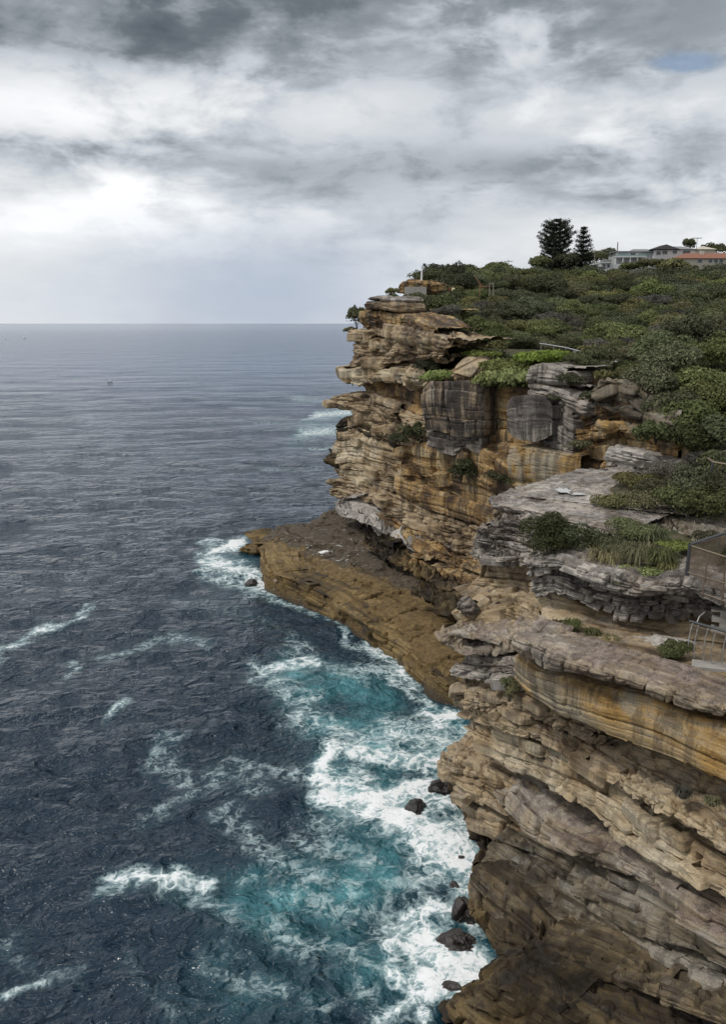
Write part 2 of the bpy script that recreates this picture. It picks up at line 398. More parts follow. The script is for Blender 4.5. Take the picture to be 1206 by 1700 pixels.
def bed(top, bot, mat, parent, sp=.086, back=3., under=2., wrap=(8, .79, .62), ext=3., bulge=.25, amp=.45, th=.75, dip=(0, 0), joint=2.2, seed=0., rise=0., urise=.25, rnd=.17, name='rock_bed', off=0., wrapR=None, zmin=None, tin=0., blocks=0):
    T, B = to3(top, off), to3(bot, off)
    def wrapl(L):
        L = list(L)
        if wrap: w_, dx, dy = wrap; L = [L[0] + np.array([dx, dy, 0]) * w_] + L
        if wrapR: w_, dx, dy = wrapR; L = L + [L[-1] + np.array([dx, dy, 0]) * w_]
        elif ext:
            t = L[-1] - L[-2]; t[2] = 0; t /= np.linalg.norm(t) + 1e-9; L = L + [L[-1] + t * ext]
        return L
    T, B = wrapl(T), wrapl(B)
    L = sum(np.linalg.norm(np.diff(np.array(T), axis=0), axis=1))
    n = int(max(12, L / (sp * 1.15))); sm = max(3, int(.5 / sp) | 1)
    # keep wrap lengths matched between the two lines: resample piecewise
    def rs(Q):
        i0 = 1 if wrap else 0; i1 = len(Q) - 1 if (wrapR or ext) else len(Q)
        nw = int(n * (wrap[0] / L)) if wrap else 0
        ne = int(n * ((wrapR[0] if wrapR else ext) / L)) if (wrapR or ext) else 0
        P = []
        if nw: P.append(resample([Q[0], Q[1]], nw + 1, 1)[:-1])
        P.append(resample(Q[i0:i1], n - nw - ne, 1))
        if ne: P.append(resample([Q[-2], Q[-1]], ne + 1, 1)[1:])
        P = np.concatenate(P)
        return resample_smooth(P, sm)
    T, B = rs(T), rs(B)
    n = min(len(T), len(B)); T, B = T[:n], B[:n]
    tan = np.gradient(box_blur(T, max(3, int(1.2 / sp)), 0), axis=0); tan[:, 2] = 0
    tan /= np.linalg.norm(tan, axis=1, keepdims=True) + 1e-9
    I = np.stack([-tan[:, 1], tan[:, 0], np.zeros(n)], 1)
    T = T + I * tin
    h = np.linalg.norm(T - B, axis=1).mean()
    nt, nf, nb = max(4, int(back / (sp * 1.4))), max(5, int(h / (sp * .6))), max(3, int(under / (sp * 2.0)))
    st = np.linspace(0, 1, nt)[None, :, None]; sf = np.linspace(0, 1, nf)[None, 1:, None]; sb = np.linspace(0, 1, nb)[None, 1:, None]
    up = np.array([0, 0, 1.])
    Ga = T[:, None] + I[:, None] * back * (1 - st) + up * rise * (1 - st) 
    Gf = T[:, None] * (1 - sf) + B[:, None] * sf - I[:, None] * bulge * np.sin(np.pi * np.clip(sf, 0, 1)) ** .7
    Gb = B[:, None] + I[:, None] * under * sb + up * urise * sb
    G = np.concatenate([Ga, Gf, Gb], 1)
    G = box_blur(box_blur(G, max(1, int(rnd / sp)), 1), max(1, int(rnd / sp) // 2), 1)
    Nn = box_blur(box_blur(grid_normals(G), max(2, int(.35 / sp)), 1), max(2, int(.35 / sp)), 0)
    Nn /= np.linalg.norm(Nn, axis=-1, keepdims=True) + 1e-9
    # make it point out of the rock
    if (Nn[n // 2, nt + nf // 2] @ I[n // 2]) > 0: Nn = -Nn
    ds = np.linalg.norm(np.diff(G, axis=1), axis=2).mean(0); Sv = np.r_[0, np.cumsum(ds)]; Sv = Sv - Sv[nt]
    Uu = np.r_[0, np.cumsum(np.linalg.norm(np.diff(T, axis=0), axis=1))]
    face = sstep(-.5, .05, Sv) * .72 + .28
    d, strat = rock_disp(G, Uu[:, None] + 0 * Sv[None], Sv[None] + 0 * Uu[:, None], amp, th, dip[0] * .5, joint, seed, sp, face[None])
    fade = np.ones(G.shape[1]); fade[-max(1, nb // 2):] *= np.linspace(1, .2, max(1, nb // 2))
    G = G + Nn * (d * fade)[..., None]
    if zmin is not None: G[..., 2] = np.maximum(G[..., 2], zmin)
    br = np.random.default_rng(int(seed * 100))
    for _ in range(blocks):
        i = int(n * br.uniform(.30 if wrap else .05, .86)); j = nt + int(nf * br.uniform(.12, .95)); j = min(j, G.shape[1] - 2)
        c = G[i, j]; sx, sy, sz = br.uniform(.35, 1.0) * sp / .07, br.uniform(.35, .7) * sp / .07, br.uniform(.14, .34) * sp / .07
        slope = math.atan2(T[min(i + 8, n - 1), 2] - T[max(i - 8, 0), 2], np.linalg.norm(T[min(i + 8, n - 1), :2] - T[max(i - 8, 0), :2]) + 1e-6)
        yaw = math.atan2(tan[i, 1], tan[i, 0]) + br.normal(0, .14)
        q = obj('rock_block', rock_block_mesh(br, sx, sy, sz, mat, seed * 3.7 - strat[i, j]), parent)
        q.matrix_world = Matrix.Translation(Vector((c + I[i] * (sy * .55)).tolist())) @ Matrix.Rotation(yaw, 4, 'Z') @ Matrix.Rotation(-slope + br.normal(0, .06), 4, 'Y') @ Matrix.Rotation(br.normal(0, .10), 4, 'X')
    me = grid_mesh(name, G, mat, {'strat': seed * 3.7 - strat})
    return obj(name, me, parent)
def rock_block_mesh(br, sx, sy, sz, mat, s0):
    """an angular block of sandstone: a squared-off lump with chipped corners and bedding grooves"""
    u, v = np.meshgrid(np.linspace(0, 2 * np.pi, 37), np.linspace(.02, np.pi - .02, 19), indexing='ij')
    e = .22
    sg_ = lambda a: np.sign(a) * np.abs(a) ** e
    S = np.stack([sg_(np.cos(u)) * np.abs(np.sin(v)) ** e, sg_(np.sin(u)) * np.abs(np.sin(v)) ** e, sg_(np.cos(v))], -1)
    o_ = br.uniform(0, 50)
    for _ in range(3):                                              # chip planes
        nn = br.normal(0, 1, 3); nn /= np.linalg.norm(nn); dd = S @ nn - br.uniform(.95, 1.25)
        S = S - np.clip(dd, 0, None)[..., None] * nn
    d = .10 * fbm(S[..., 0] * 1.4 + o_, S[..., 1] * 1.4, S[..., 2] * 1.4, 4) - .05 * np.abs(np.sin(S[..., 2] * 5 + o_)) ** 8
    Q = S * (1 + d[..., None]) * np.array([sx, sy, sz])
    Q[..., 2] += .18 * Q[..., 0] * br.normal(0, .5)
    return grid_mesh('rock_block', Q, mat, {'strat': s0 + Q[..., 2]})
def resample_smooth(q, smooth):
    k = np.hanning(smooth + 2)[1:-1]; k /= k.sum(); e = smooth // 2; n = len(q)
    if n <= e + 2: return q
    qp = np.concatenate([2 * q[:1] - q[e:0:-1], q, 2 * q[-1:] - q[-2:-e - 2:-1]])
    return np.stack([np.convolve(qp[:, i], k, 'valid') for i in range(3)], 1)[:n]
# ------------------------------------------------------------------ the near cliff
near = empty('near_cliff', kind='structure', label='layered tan and grey sandstone cliff dropping into the white foam', category='cliff')
W0 = (8, .79, .62)
# purple capped overhanging ledge and the yellow band below it
bed([(842,1048,36),(852,1057,35.4),(897,1072,34),(956,1097,32.4),(1010,1114,31.2),(1100,1138,29.8),(1150,1160,28.8),(1206,1178,28)],
    [(844,1054,36),(863,1084,35.4),(900,1112,34),(956,1118,32.5),(1010,1134,31.3),(1090,1156,29.9),(1150,1180,28.9),(1206,1190,28.2)], M['ptop'], near, wrap=(2.2,.5,.86), back=2.5, under=1.3, amp=0.24, th=.5, joint=1.9, seed=1, rise=.1, bulge=.1, rnd=.22, sp=.06)
bed([(856,1086,36.6),(900,1112,35.0),(956,1124,33.6),(1010,1142,32.3),(1090,1160,30.6),(1150,1184,29.5),(1206,1194,28.7)],
    [(860,1132,37.2),(880,1152,36.2),(905,1166,35.4),(930,1186,34.5),(970,1203,33.2),(1010,1222,32),(1060,1240,30.8),(1122,1262,29.4),(1155,1280,28.6),(1206,1301,27.8)], M['yellow'], near, back=2, under=2.2, amp=0.14, th=1.1, joint=3.4, seed=2.3, bulge=.22, rnd=.4, sp=.07)
bed([(868,1046,38.2),(905,1043,37.6),(960,1058,36.2),(1060,1081,34.2),(1140,1106,32.4),(1206,1120,31.2)], [(868,1056,38.2),(905,1055,37.6),(960,1070,36.2),(1060,1093,34.2),(1140,1118,32.4),(1206,1132,31.2)], M['tan'], near, back=5, under=1, amp=.10, th=.5, joint=1.8, seed=64, rise=.1, wrap=(2,.6,.8), ext=3)
# block with the purple boulder nose
bed([(723,1050,41.5),(735,1064,41),(770,1082,40.5),(800,1078,40),(850,1052,40)], [(727,1056,41.5),(738,1068,41),(772,1092,40.4),(805,1096,40),(850,1090,39.5)], M['ptop'], near, back=3.6, under=1.5, amp=0.24, rnd=.4, th=.6, joint=1.6, seed=3.1, rise=.1, wrap=(5, .7, .71), ext=.4)
# grey thin strata
bed([(766,1088,41.2),(790,1090,40.6),(860,1098,39)], [(747,1118,41.6),(800,1135,40.3),(868,1140,38.5)], M['grey'], near, back=2, under=1.5, amp=0.26, th=.45, joint=1.3, tin=0.2, blocks=3, seed=4.4, dip=(.12,0))
bed([(749,1130,41.8),(790,1128,40.8),(860,1136,38.6),(905,1170,36.6)], [(752,1160,41.8),(775,1176,41),(830,1190,39.3),(905,1200,37)], M['tan'], near, back=2.5, under=1.5, amp=0.3, th=.35, joint=1.2, tin=0.5, blocks=5, seed=5.2, dip=(.12,0))
# cross-bedded bed below the yellow band
bed([(752,1158,42),(800,1168,40.8),(862,1150,39.4),(905,1175,38.0),(970,1212,36.0),(1060,1250,33.6),(1122,1272,32.2),(1206,1310,30.6)],
    [(759,1190,42),(800,1206,40.6),(850,1215,39),(894,1228,37.3),(956,1272,34.8),(1033,1310,32.2),(1101,1348,30.2),(1206,1406,27.6)], M['tan'], near, back=2, under=1.8, amp=0.28, th=.7, joint=2.0, tin=0.5, blocks=9, seed=6.7, dip=(.12,0), bulge=.1)
# rounded blob rocks poking out of it
bed([(806,1184,39.8),(830,1182,39.3),(862,1196,38.4),(893,1208,37.6)], [(806,1200,39.8),(840,1222,39),(870,1228,38.2),(894,1226,37.4)], M['buff'], near, back=1.4, under=1.2, amp=0.15, th=.6, joint=1.2, seed=7.9, wrap=(1.5,.79,.62), ext=0, wrapR=(1.5,.79,.62), bulge=.35, sp=.06)
bed([(1040,1296,31.9),(1090,1318,30.4),(1130,1336,29.2),(1206,1382,27.4)], [(1034,1309,32),(1090,1346,30.2),(1130,1366,29),(1206,1412,27.2)], M['buff'], near, back=1.5, under=1.5, amp=0.24, th=.4, joint=1.1, seed=8.5, bulge=.25, wrap=(1.5,.79,.62), sp=.06)
# long pale bed
bed([(764,1194,42),(810,1214,40.6),(860,1226,38.8),(905,1246,37.2),(956,1278,35),(1033,1316,32.5),(1101,1354,30.5),(1206,1412,27.8)],
    [(776,1221,41.6),(824,1260,39.9),(853,1277,38.9),(905,1306,36.7),(956,1333,34.8),(1029,1393,32),(1080,1426,30.3),(1126,1452,29),(1206,1492,27.4)], M['buff'], near, back=1.5, under=2.2, amp=0.40, th=.8, joint=2.3, tin=0.55, blocks=9, seed=9.1, dip=(.12,0), bulge=.25)
# brown nose
bed([(735,1254,43),(752,1262,42),(790,1270,41.2),(850,1296,39.6)], [(738,1280,42.8),(752,1305,42),(770,1322,41.4),(800,1340,40.6),(850,1352,39.4)], M['tan'], near, back=4.5, under=2, amp=0.43, th=.7, joint=1.5, tin=0, blocks=4, seed=10.4, rise=.5, wrap=(5,.6,.8), ext=2, bulge=.2)
# purple topped slab
bed([(832,1309,39.9),(856,1304,39.3),(909,1356,37),(970,1389,34.7),(1029,1410,32.6),(1080,1440,31),(1126,1466,29.6),(1206,1505,27.9)],
    [(835,1325,39.7),(846,1350,39),(876,1385,37.7),(906,1403,36.7),(970,1427,34.4),(1010,1440,33),(1068,1467,31),(1101,1486,29.9),(1153,1531,28.3),(1206,1554,27.3)], M['ptop'], near, back=3.2, under=2, amp=0.31, th=.9, joint=2.4, tin=0, blocks=5, seed=11.3, rise=.9, wrap=(3,.79,.62), bulge=.3)
# shadowed bed under the brown nose
bed([(757,1312,42.5),(790,1332,41.6),(850,1348,39.8),(880,1380,38.4)], [(768,1342,42.2),(790,1372,41.2),(812,1392,40.3),(850,1412,39.2),(885,1425,38)], M['tan'], near, back=2, under=2, amp=0.33, th=.8, joint=1.8, tin=0.4, blocks=3, seed=12.6, wrap=(5,.6,.8), ext=1.5, bulge=.2)
# lower grey and olive beds
bed([(842,1388,39),(880,1390,37.8),(920,1410,36.4),(970,1432,34.8),(1068,1472,31.4),(1110,1497,30.1),(1170,1546,28.3),(1206,1562,27.4)],
    [(843,1415,38.7),(870,1440,37.6),(910,1453,36.2),(956,1485,34.5),(997,1518,33),(1060,1552,31),(1111,1576,29.5),(1170,1598,28.1),(1206,1613,27.2)], M['olive'], near, back=2, under=2, amp=0.31, th=.9, joint=2.6, tin=0.5, blocks=7, seed=13.2, wrap=(3,.79,.62), bulge=.3)
bed([(800,1398,38.2),(830,1412,37.6),(870,1442,36.8),(906,1458,35.8),(956,1488,34.4),(1060,1558,31),(1150,1600,28.6),(1206,1622,27.4)],
    [(797,1432,37.6),(835,1462,36.8),(880,1478,35.8),(905,1532,34.8),(956,1552,33.5),(1040,1592,31),(1130,1630,28.8),(1206,1655,27.2)], M['olive'], near, back=2, under=2, amp=0.29, th=.8, joint=2.2, tin=0.5, blocks=6, seed=14.9, bulge=.15, wrap=(5,.6,.8))
# dark bulging base
bed([(782,1432,37.4),(800,1444,36.6),(850,1478,35.4),(905,1534,34),(980,1560,32),(1090,1612,29.2),(1206,1660,26.8)],
    [(800,1530,35.2),(814,1572,34.2),(830,1598,33.4),(870,1592,32.9),(930,1606,31.6),(1000,1628,30),(1100,1662,28),(1206,1700,26)], M['brown'], near, back=2, under=3, amp=0.36, th=.85, joint=2.6, tin=0.3, blocks=3, seed=15.5, bulge=.55, dip=(.12,0), rnd=.4, wrap=(5,.6,.8))
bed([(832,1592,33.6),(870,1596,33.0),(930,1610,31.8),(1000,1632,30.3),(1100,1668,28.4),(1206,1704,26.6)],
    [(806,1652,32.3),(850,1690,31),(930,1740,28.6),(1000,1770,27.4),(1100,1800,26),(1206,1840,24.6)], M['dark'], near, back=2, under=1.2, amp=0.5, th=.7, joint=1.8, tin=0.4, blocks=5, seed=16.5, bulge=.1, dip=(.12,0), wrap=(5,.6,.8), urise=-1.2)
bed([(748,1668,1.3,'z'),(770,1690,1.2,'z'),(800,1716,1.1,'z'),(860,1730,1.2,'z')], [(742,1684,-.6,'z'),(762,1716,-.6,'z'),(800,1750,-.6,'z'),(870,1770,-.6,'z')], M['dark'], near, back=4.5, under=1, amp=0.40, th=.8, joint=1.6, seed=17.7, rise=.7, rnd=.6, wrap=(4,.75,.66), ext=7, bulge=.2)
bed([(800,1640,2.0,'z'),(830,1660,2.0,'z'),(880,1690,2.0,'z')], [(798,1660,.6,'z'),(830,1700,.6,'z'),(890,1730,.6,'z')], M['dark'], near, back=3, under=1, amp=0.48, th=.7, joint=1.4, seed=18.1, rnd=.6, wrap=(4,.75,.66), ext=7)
# foot of the nose down to the water, seen between the beds and the foam
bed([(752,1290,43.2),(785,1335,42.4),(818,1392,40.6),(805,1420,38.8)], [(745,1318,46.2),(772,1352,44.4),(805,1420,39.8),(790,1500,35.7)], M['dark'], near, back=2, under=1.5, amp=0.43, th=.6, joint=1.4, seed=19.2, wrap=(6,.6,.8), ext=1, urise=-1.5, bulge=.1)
# fence ledge above: cave with a pink back wall
bed([(880,928,39.2),(930,926,38.4),(985,946,37.2),(1040,960,36),(1080,970,35.2),(1140,962,34.6),(1206,978,33.4)],
    [(880,955,39.4),(930,950,38.5),(985,972,37.4),(1040,984,36.2),(1080,990,35.4),(1140,986,34.8),(1206,1005,33.4)], M['grey'], near, back=7, under=2, amp=0.31, th=.4, joint=1.8, tin=0, blocks=4, seed=20.3, wrap=(5,.5,.86), rise=.4, sp=.06)
bed([(882,950,39.8),(930,948,39),(985,968,38),(1040,982,36.8),(1080,988,36),(1140,985,35.4),(1206,1000,34.2)],
    [(884,1000,39.8),(915,985,39),(985,1012,38.2),(1040,1024,37),(1080,1028,36.2),(1150,1022,35.4),(1206,1040,34.2)], M['grey'], near, back=2, under=2, amp=0.43, th=.45, joint=1.3, tin=0.3, blocks=6, seed=21.3, wrap=(4,.5,.86), bulge=.15, sp=.06)
bed([(884,992,40.2),(915,980,40),(985,1008,39.2),(1040,1020,38),(1090,1026,37),(1150,1020,36)],
    [(884,1046,38.6),(920,1052,38),(985,1058,37.2),(1040,1068,36.2),(1090,1072,35.8),(1150,1066,35)], M['buff'], near, back=1, under=1, amp=0.11, th=1.2, joint=0, seed=22.3, wrap=(3,.5,.86), bulge=-.5, rnd=.7)
# sloping pale slabs left of the cave
bed([(770,1004,45),(800,985,45.5),(845,985,44),(882,1000,41.5)], [(765,1022,43.8),(800,1032,43.0),(840,1040,42),(880,1046,40.5)], M['buff'], near, back=2.5, under=1, amp=0.33, th=.5, joint=1.7, tin=0, blocks=3, seed=23.3, wrap=(5,.6,.8), ext=1)
# light grey shelving ledges and the undercut below
bed([(812,868,47),(840,856,46),(862,852,45),(884,866,43.5)], [(786,902,46.6),(812,912,45.2),(850,916,44),(884,922,42.6)], M['grey'], near, back=3, under=1.5, amp=0.51, th=.38, joint=1.6, tin=0, blocks=4, seed=24.3, wrap=(6,.5,.86), ext=1.5, sp=.06)
bed([(786,898,46.8),(812,908,45.4),(850,912,44.2),(884,918,42.8)], [(788,926,46.4),(815,938,45.2),(850,938,44),(884,944,42.4)], M['grey'], near, back=3, under=2, amp=0.51, th=.32, joint=1.4, tin=0.2, blocks=4, seed=25.3, wrap=(6,.5,.86), ext=1.5, sp=.06)
bed([(790,924,47.2),(820,934,46),(850,936,45),(886,942,43.2)], [(775,985,47),(810,985,46.2),(850,992,44.6),(884,1004,42.6)], M['tan'], near, back=1.5, under=2, amp=0.40, th=.8, joint=2.2, tin=0.3, blocks=3, seed=26.3, wrap=(6,.5,.86), ext=1.5, bulge=-.2)
# flat grey ledge with the white patches
bed([(815,822,48.5),(820,834,47),(850,842,45.4),(878,846,44.6)], [(815,832,48.6),(822,846,47.2),(850,852,45.8),(880,858,44.8)], M['grey'], near, back=11, under=2.5, amp=0.19, th=.4, joint=2.8, seed=27.3, wrap=(12,.62,.78), ext=6, bulge=.05, rise=.2, sp=.08)
bed([(818,842,49),(850,850,47.4),(885,858,45.6)], [(785,890,49.5),(830,900,48),(885,905,45.6)], M['tan'], near, back=2, under=2, amp=0.48, th=.6, joint=1.8, tin=0.2, blocks=3, seed=28.3, wrap=(8,.6,.8), ext=1, bulge=-.2)
bed([(1146,905,39),(1180,900,38.4),(1206,898,37.8)], [(1148,962,36.6),(1180,968,36),(1206,976,35.4)], M['brown'], near, back=2.5, under=1, amp=.5, th=.6, joint=1.6, blocks=4, seed=68.1, wrap=(1.5,.6,.8), ext=3, sp=.07)
# striped grey rocks behind the garden
bed([(950,872,44),(985,866,43.4),(1030,880,42.2)], [(948,882,43.8),(985,880,43.0),(1032,894,41.8)], M['grey'], near, back=2.5, under=1, amp=0.36, th=.35, joint=1.6, seed=65.1, wrap=(2,.6,.8), ext=1, sp=.07)
bed([(1085,858,43.6),(1130,866,42.2),(1170,882,40.6),(1206,886,39.6)], [(1082,876,43),(1120,892,41.4),(1160,905,39.8),(1206,912,38.6)], M['olive'], near, back=4, under=1, amp=0.48, th=.4, joint=2, seed=66.1, wrap=(2,.6,.8), ext=3, sp=.07)
bed([(1040,856,45),(1070,852,44.2),(1084,868,43.2)], [(1040,868,44.6),(1066,874,43.4),(1086,878,42.8)], M['pale'], near, back=2, under=1, amp=0.36, th=.5, joint=2, seed=67.1, wrap=(1.5,.6,.8), wrapR=(1.5,.8,.6), sp=.07)
# foot of these ledges, down to the rock shelf
bed([(796,1016,48),(815,1000,48),(840,990,47.5)], [(785,1060,48),(800,1100,47),(840,1110,45)], M['tan'], near, back=2, under=2, amp=0.48, th=.6, joint=1.6, seed=29.3, wrap=(10,.6,.8), ext=1, urise=-8)

# ------------------------------------------------------------------ the far headland
far = empty('far_headland', kind='structure', label='tall stepped sandstone headland with scrub on top, beyond the rock shelf', category='headland')
WF = (14, .85, .52)
DX = [500, 540, 560, 610, 650, 700, 760, 800, 850, 900]; DV = [114, 113, 112, 104.5, 98, 90, 83.5, 79, 74, 70]
def fb(top, bot, mat, off=0., **kw):
    f = lambda L: [(x, y, float(np.interp(x, DX, DV))) if len(r) == 0 else (x, y, r[0]) for x, y, *r in L]
    k = dict(sp=.165, back=5, under=3, wrap=WF, ext=2, amp=.75, th=1.5, joint=3.4, bulge=.3, rnd=.5)
    k.update(kw)
    return bed(f(top), f(bot), mat, far, off=off, **k)
fb([(612,493),(630,491),(654,494)], [(611,500),(632,500),(655,502)], M['grey'], .2, amp=.25, th=.7, seed=31, back=4, under=2, wrapR=(4,.85,.52), wrap=(5,.85,.52), rnd=.2)
fb([(608,500),(632,500),(655,502)], [(608,515),(632,515),(655,517)], M['tan'], 0, amp=.22, th=1.0, seed=32, back=3, under=2, wrapR=(4,.85,.52), wrap=(5,.85,.52), rnd=.2, joint=0)
fb([(604,514),(640,517),(680,524),(715,545)], [(600,549),(650,549),(690,552),(720,560)], M['orange'], 1.6, seed=33, amp=.6)
fb([(577,549),(600,546),(650,545),(690,550),(735,562)], [(583,558),(605,566),(650,562),(690,564),(735,574)], M['tan'], -.4, blocks=3, seed=34, th=.9, back=7)
fb([(592,566),(620,562),(670,562),(728,572)], [(590,592),(611,606),(660,607),(722,598)], M['tan'], 0, blocks=4, seed=35, th=.9, bulge=.5)
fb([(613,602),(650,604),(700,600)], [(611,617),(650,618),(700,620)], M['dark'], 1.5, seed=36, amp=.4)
fb([(560,616),(580,614),(640,612),(685,610),(714,618)], [(561,630),(580,636),(597,640),(640,634),(690,641),(714,643)], M['buff'], -.8, blocks=3, seed=37, th=.9, back=8)
fb([(599,636),(640,632),(695,637),(712,640)], [(599,664),(640,668),(695,690),(712,695)], M['orange'], 1.4, seed=38, amp=.45, bulge=-.5)
fb([(548,657),(575,654),(610,652),(650,668)], [(551,673),(588,681),(620,684),(655,694)], M['tan'], -.5, blocks=3, seed=39, back=7)
fb([(586,674),(630,678),(670,684),(706,692)], [(590,706),(610,716),(655,730),(706,740)], M['tan'], .2, blocks=4, seed=40, th=1.2, dip=(.08,0))
fb([(566,696),(588,692),(620,710),(660,728)], [(556,716),(578,718),(620,726),(660,742)], M['dark'], .1, seed=41)
fb([(553,714),(590,706),(625,722),(660,740)], [(552,780),(560,796),(610,806),(660,820)], M['buff'], 0, blocks=5, seed=42, th=1.8, dip=(.08,0), amp=.7, joint=4)
fb([(542,757),(552,748),(566,756)], [(545,770),(556,776),(568,776)], M['dark'], -.2, seed=43, wrap=(4,.85,.52), wrapR=(3,.85,.52))
fb([(655,742),(700,738),(750,734),(800,745),(850,780)], [(655,800),(700,812),(750,828),(800,848),(850,872)], M['orange'], .3, blocks=4, seed=44, th=2.6, joint=4.5, amp=.55)
fb([(657,790),(700,805),(745,822),(780,830),(850,856)], [(660,826),(700,842),(745,860),(790,872),(850,905)], M['orange'], -.3, seed=45, th=2.6, joint=5, amp=.45)
fb([(548,802),(560,795),(610,804),(660,824),(720,850),(800,880),(850,910)], [(552,818),(590,836),(640,862),(680,880),(740,912),(800,942),(850,975)], M['tan'], -.5, blocks=9, seed=46, th=.9, dip=(.1,0), amp=.9, joint=2.4)
fb([(600,840),(640,858),(690,884),(740,914),(800,945)], [(620,868),(660,886),(700,910),(750,942),(800,975)], M['orange'], -2.2, blocks=8, seed=47, th=1.0, dip=(.1,0), amp=.8, joint=2.4, under=4)
# dark streaked block and the orange wall behind it
fb([(702,648,85.5),(716,634,84),(760,632,81.5),(803,640,79)], [(702,716,85.5),(730,720,84),(760,726,82),(800,722,79.5)], M['stained'], -1.2, seed=48, th=3.6, joint=1.6, amp=.30, wrap=(6,.55,.83), wrapR=(6,.75,.66), bulge=.02, rnd=.15)
fb([(704,712,86),(740,716,84),(800,720,80)], [(712,740,86),(750,752,83),(800,748,80)], M['grey'], -.2, blocks=3, seed=49, th=1.0, amp=.8, wrap=(6,.55,.83), wrapR=(5,.75,.66))
fb([(796,648,81),(830,640,78),(862,642,75),(892,652,72.5)], [(796,806,81),(830,812,78),(862,818,75),(892,826,72.5)], M['orange'], 1.0, seed=50, th=2.4, joint=4.2, amp=.5, wrap=(5,.75,.66))
fb([(842,670,73),(850,659,72.3),(880,655,70.8),(908,660,69.6),(918,674,69)], [(842,716,73),(856,730,72.2),(890,735,70.4),(917,726,69)], M['dome'], -.6, seed=51, th=3.4, joint=3, amp=.26, wrap=(5,.75,.66), wrapR=(5,.8,.6), bulge=.12, rnd=.3)
fb([(845,740,73),(880,740,71),(935,752,68)], [(850,806,73),(880,815,71),(940,820,68)], M['yellow'], -.3, seed=52, th=2.6, joint=4, amp=.3, wrap=(5,.75,.66))
fb([(905,664,70.5),(930,668,69),(952,690,67.5)], [(905,760,70.5),(930,766,69),(952,770,67.5)], M['dome'], .2, seed=53, th=2, joint=2.6, amp=.5, wrap=(4,.75,.66), wrapR=(3,.8,.6))
fb([(880,607,72),(905,602,71),(945,616,69)], [(879,638,72),(905,640,71),(946,640,69)], M['dome'], 0, seed=54, th=2, joint=3, amp=.4, wrap=(5,.75,.66), wrapR=(5,.8,.6))
fb([(879,636,72),(910,640,70.6),(965,655,68)], [(880,662,72),(915,668,70.4),(965,690,68)], M['grey'], -.2, seed=55, th=1.2, joint=2.2, amp=.6, wrap=(5,.75,.66))
fb([(962,668,68),(985,656,66.6),(1030,650,63.5),(1095,690,59)], [(955,806,68),(1000,815,66),(1050,812,63),(1110,800,58)], M['orange'], 0, blocks=8, seed=56, th=1.6, joint=2.6, amp=.8, wrap=(4,.8,.6))
fb([(988,648,66),(1008,630,65),(1040,634,63),(1075,655,60.5),(1108,684,58)], [(990,670,66),(1020,684,64.4),(1060,690,61.5),(1112,700,58)], M['olive'], -1.4, blocks=4, seed=57, th=1.0, joint=2.0, amp=.8, wrap=(4,.8,.6), bulge=.05, sp=.13, back=2.5, rnd=.2)
fb([(1000,700,65),(1040,702,62.6),(1100,706,58.8)], [(1000,712,65),(1040,722,62.6),(1105,724,58.6)], M['yellow'], -1.4, seed=58, th=.9, joint=2, amp=.5, wrap=(4,.8,.6), sp=.14)
fb([(1010,742,63),(1050,748,60.5),(1100,758,57.6)], [(1012,770,63),(1050,776,60.5),(1105,785,57.4)], M['pale'], -1.2, seed=59, th=1.2, joint=2, amp=.5, wrap=(4,.8,.6), sp=.14)
fb([(985,778,61.5),(1030,786,59),(1090,796,56.5)], [(985,800,60.5),(1030,808,58),(1090,815,55.5)], M['grey'], -1.4, blocks=4, seed=60, th=1.0, joint=1.6, amp=.6, wrap=(4,.8,.6), sp=.14)
# upper little cliff on the skyline
fb([(663,472,133),(680,464,131),(705,466,129)], [(660,488,133),(680,488,131),(705,490,129)], M['orange'], 0, seed=61, th=1.2, amp=.5, wrap=(6,.85,.52), wrapR=(4,.85,.52), sp=.25)
# ------------------------------------------------------------------ rock shelf at the water's edge
def poly_sd(x, y, poly):
    """signed distance to a polygon, positive inside"""
    d = np.full(x.shape, 1e9); ins = np.zeros(x.shape, bool)
    n = len(poly)
    for i in range(n):
        ax, ay = poly[i]; bx, by = poly[(i + 1) % n]
        ex, ey = bx - ax, by - ay
        t = np.clip(((x - ax) * ex + (y - ay) * ey) / (ex * ex + ey * ey + 1e-12), 0, 1)
        d = np.minimum(d, (x - ax - t * ex) ** 2 + (y - ay - t * ey) ** 2)
        c = ((ay > y) != (by > y)) & (x < (bx - ax) * (y - ay) / (by - ay + 1e-12) + ax)
        ins ^= c
    return np.sqrt(d) * np.where(ins, 1, -1)
def wpt(px, py, z=0.): p = at(px, py, z=z); return (p[0], p[1])
front = [(440,984),(458,992),(490,1003),(530,1016),(548,1030),(566,1042),(596,1060),(618,1070),(640,1076),(660,1104),(680,1122),(700,1144),(722,1160),(745,1170),(775,1185)]
shelf_poly = [wpt(*p) for p in front] + [(14, 52), (30, 60), (40, 100), (30, 150), (8, 135)] + [wpt(556, 836, 3.5), wpt(528, 846, 3.2), wpt(512, 856, 3.0), wpt(508, 864, 2.9), wpt(470, 866, 2.8), wpt(446, 869, 2.7), wpt(428, 884, 2.6), wpt(436, 905, 2.0), wpt(436, 930, 1.2), wpt(430, 960, .3)]
gx, gy = np.meshgrid(np.arange(-16, 24, .17), np.arange(52, 122, .2), indexing='ij')
sd = poly_sd(gx, gy, shelf_poly)
edge_n = .55 * fbm(gx / 2.2, gy / 2.2, 0 * gx, 3)
A = np.array([wpt(440, 984), wpt(745, 1170)])
tv = (A[1] - A[0]) / np.linalg.norm(A[1] - A[0]); nv = np.array([-tv[1], tv[0]])
acr = (gx - A[0][0]) * nv[0] + (gy - A[0][1]) * nv[1]          # metres back from the water's edge
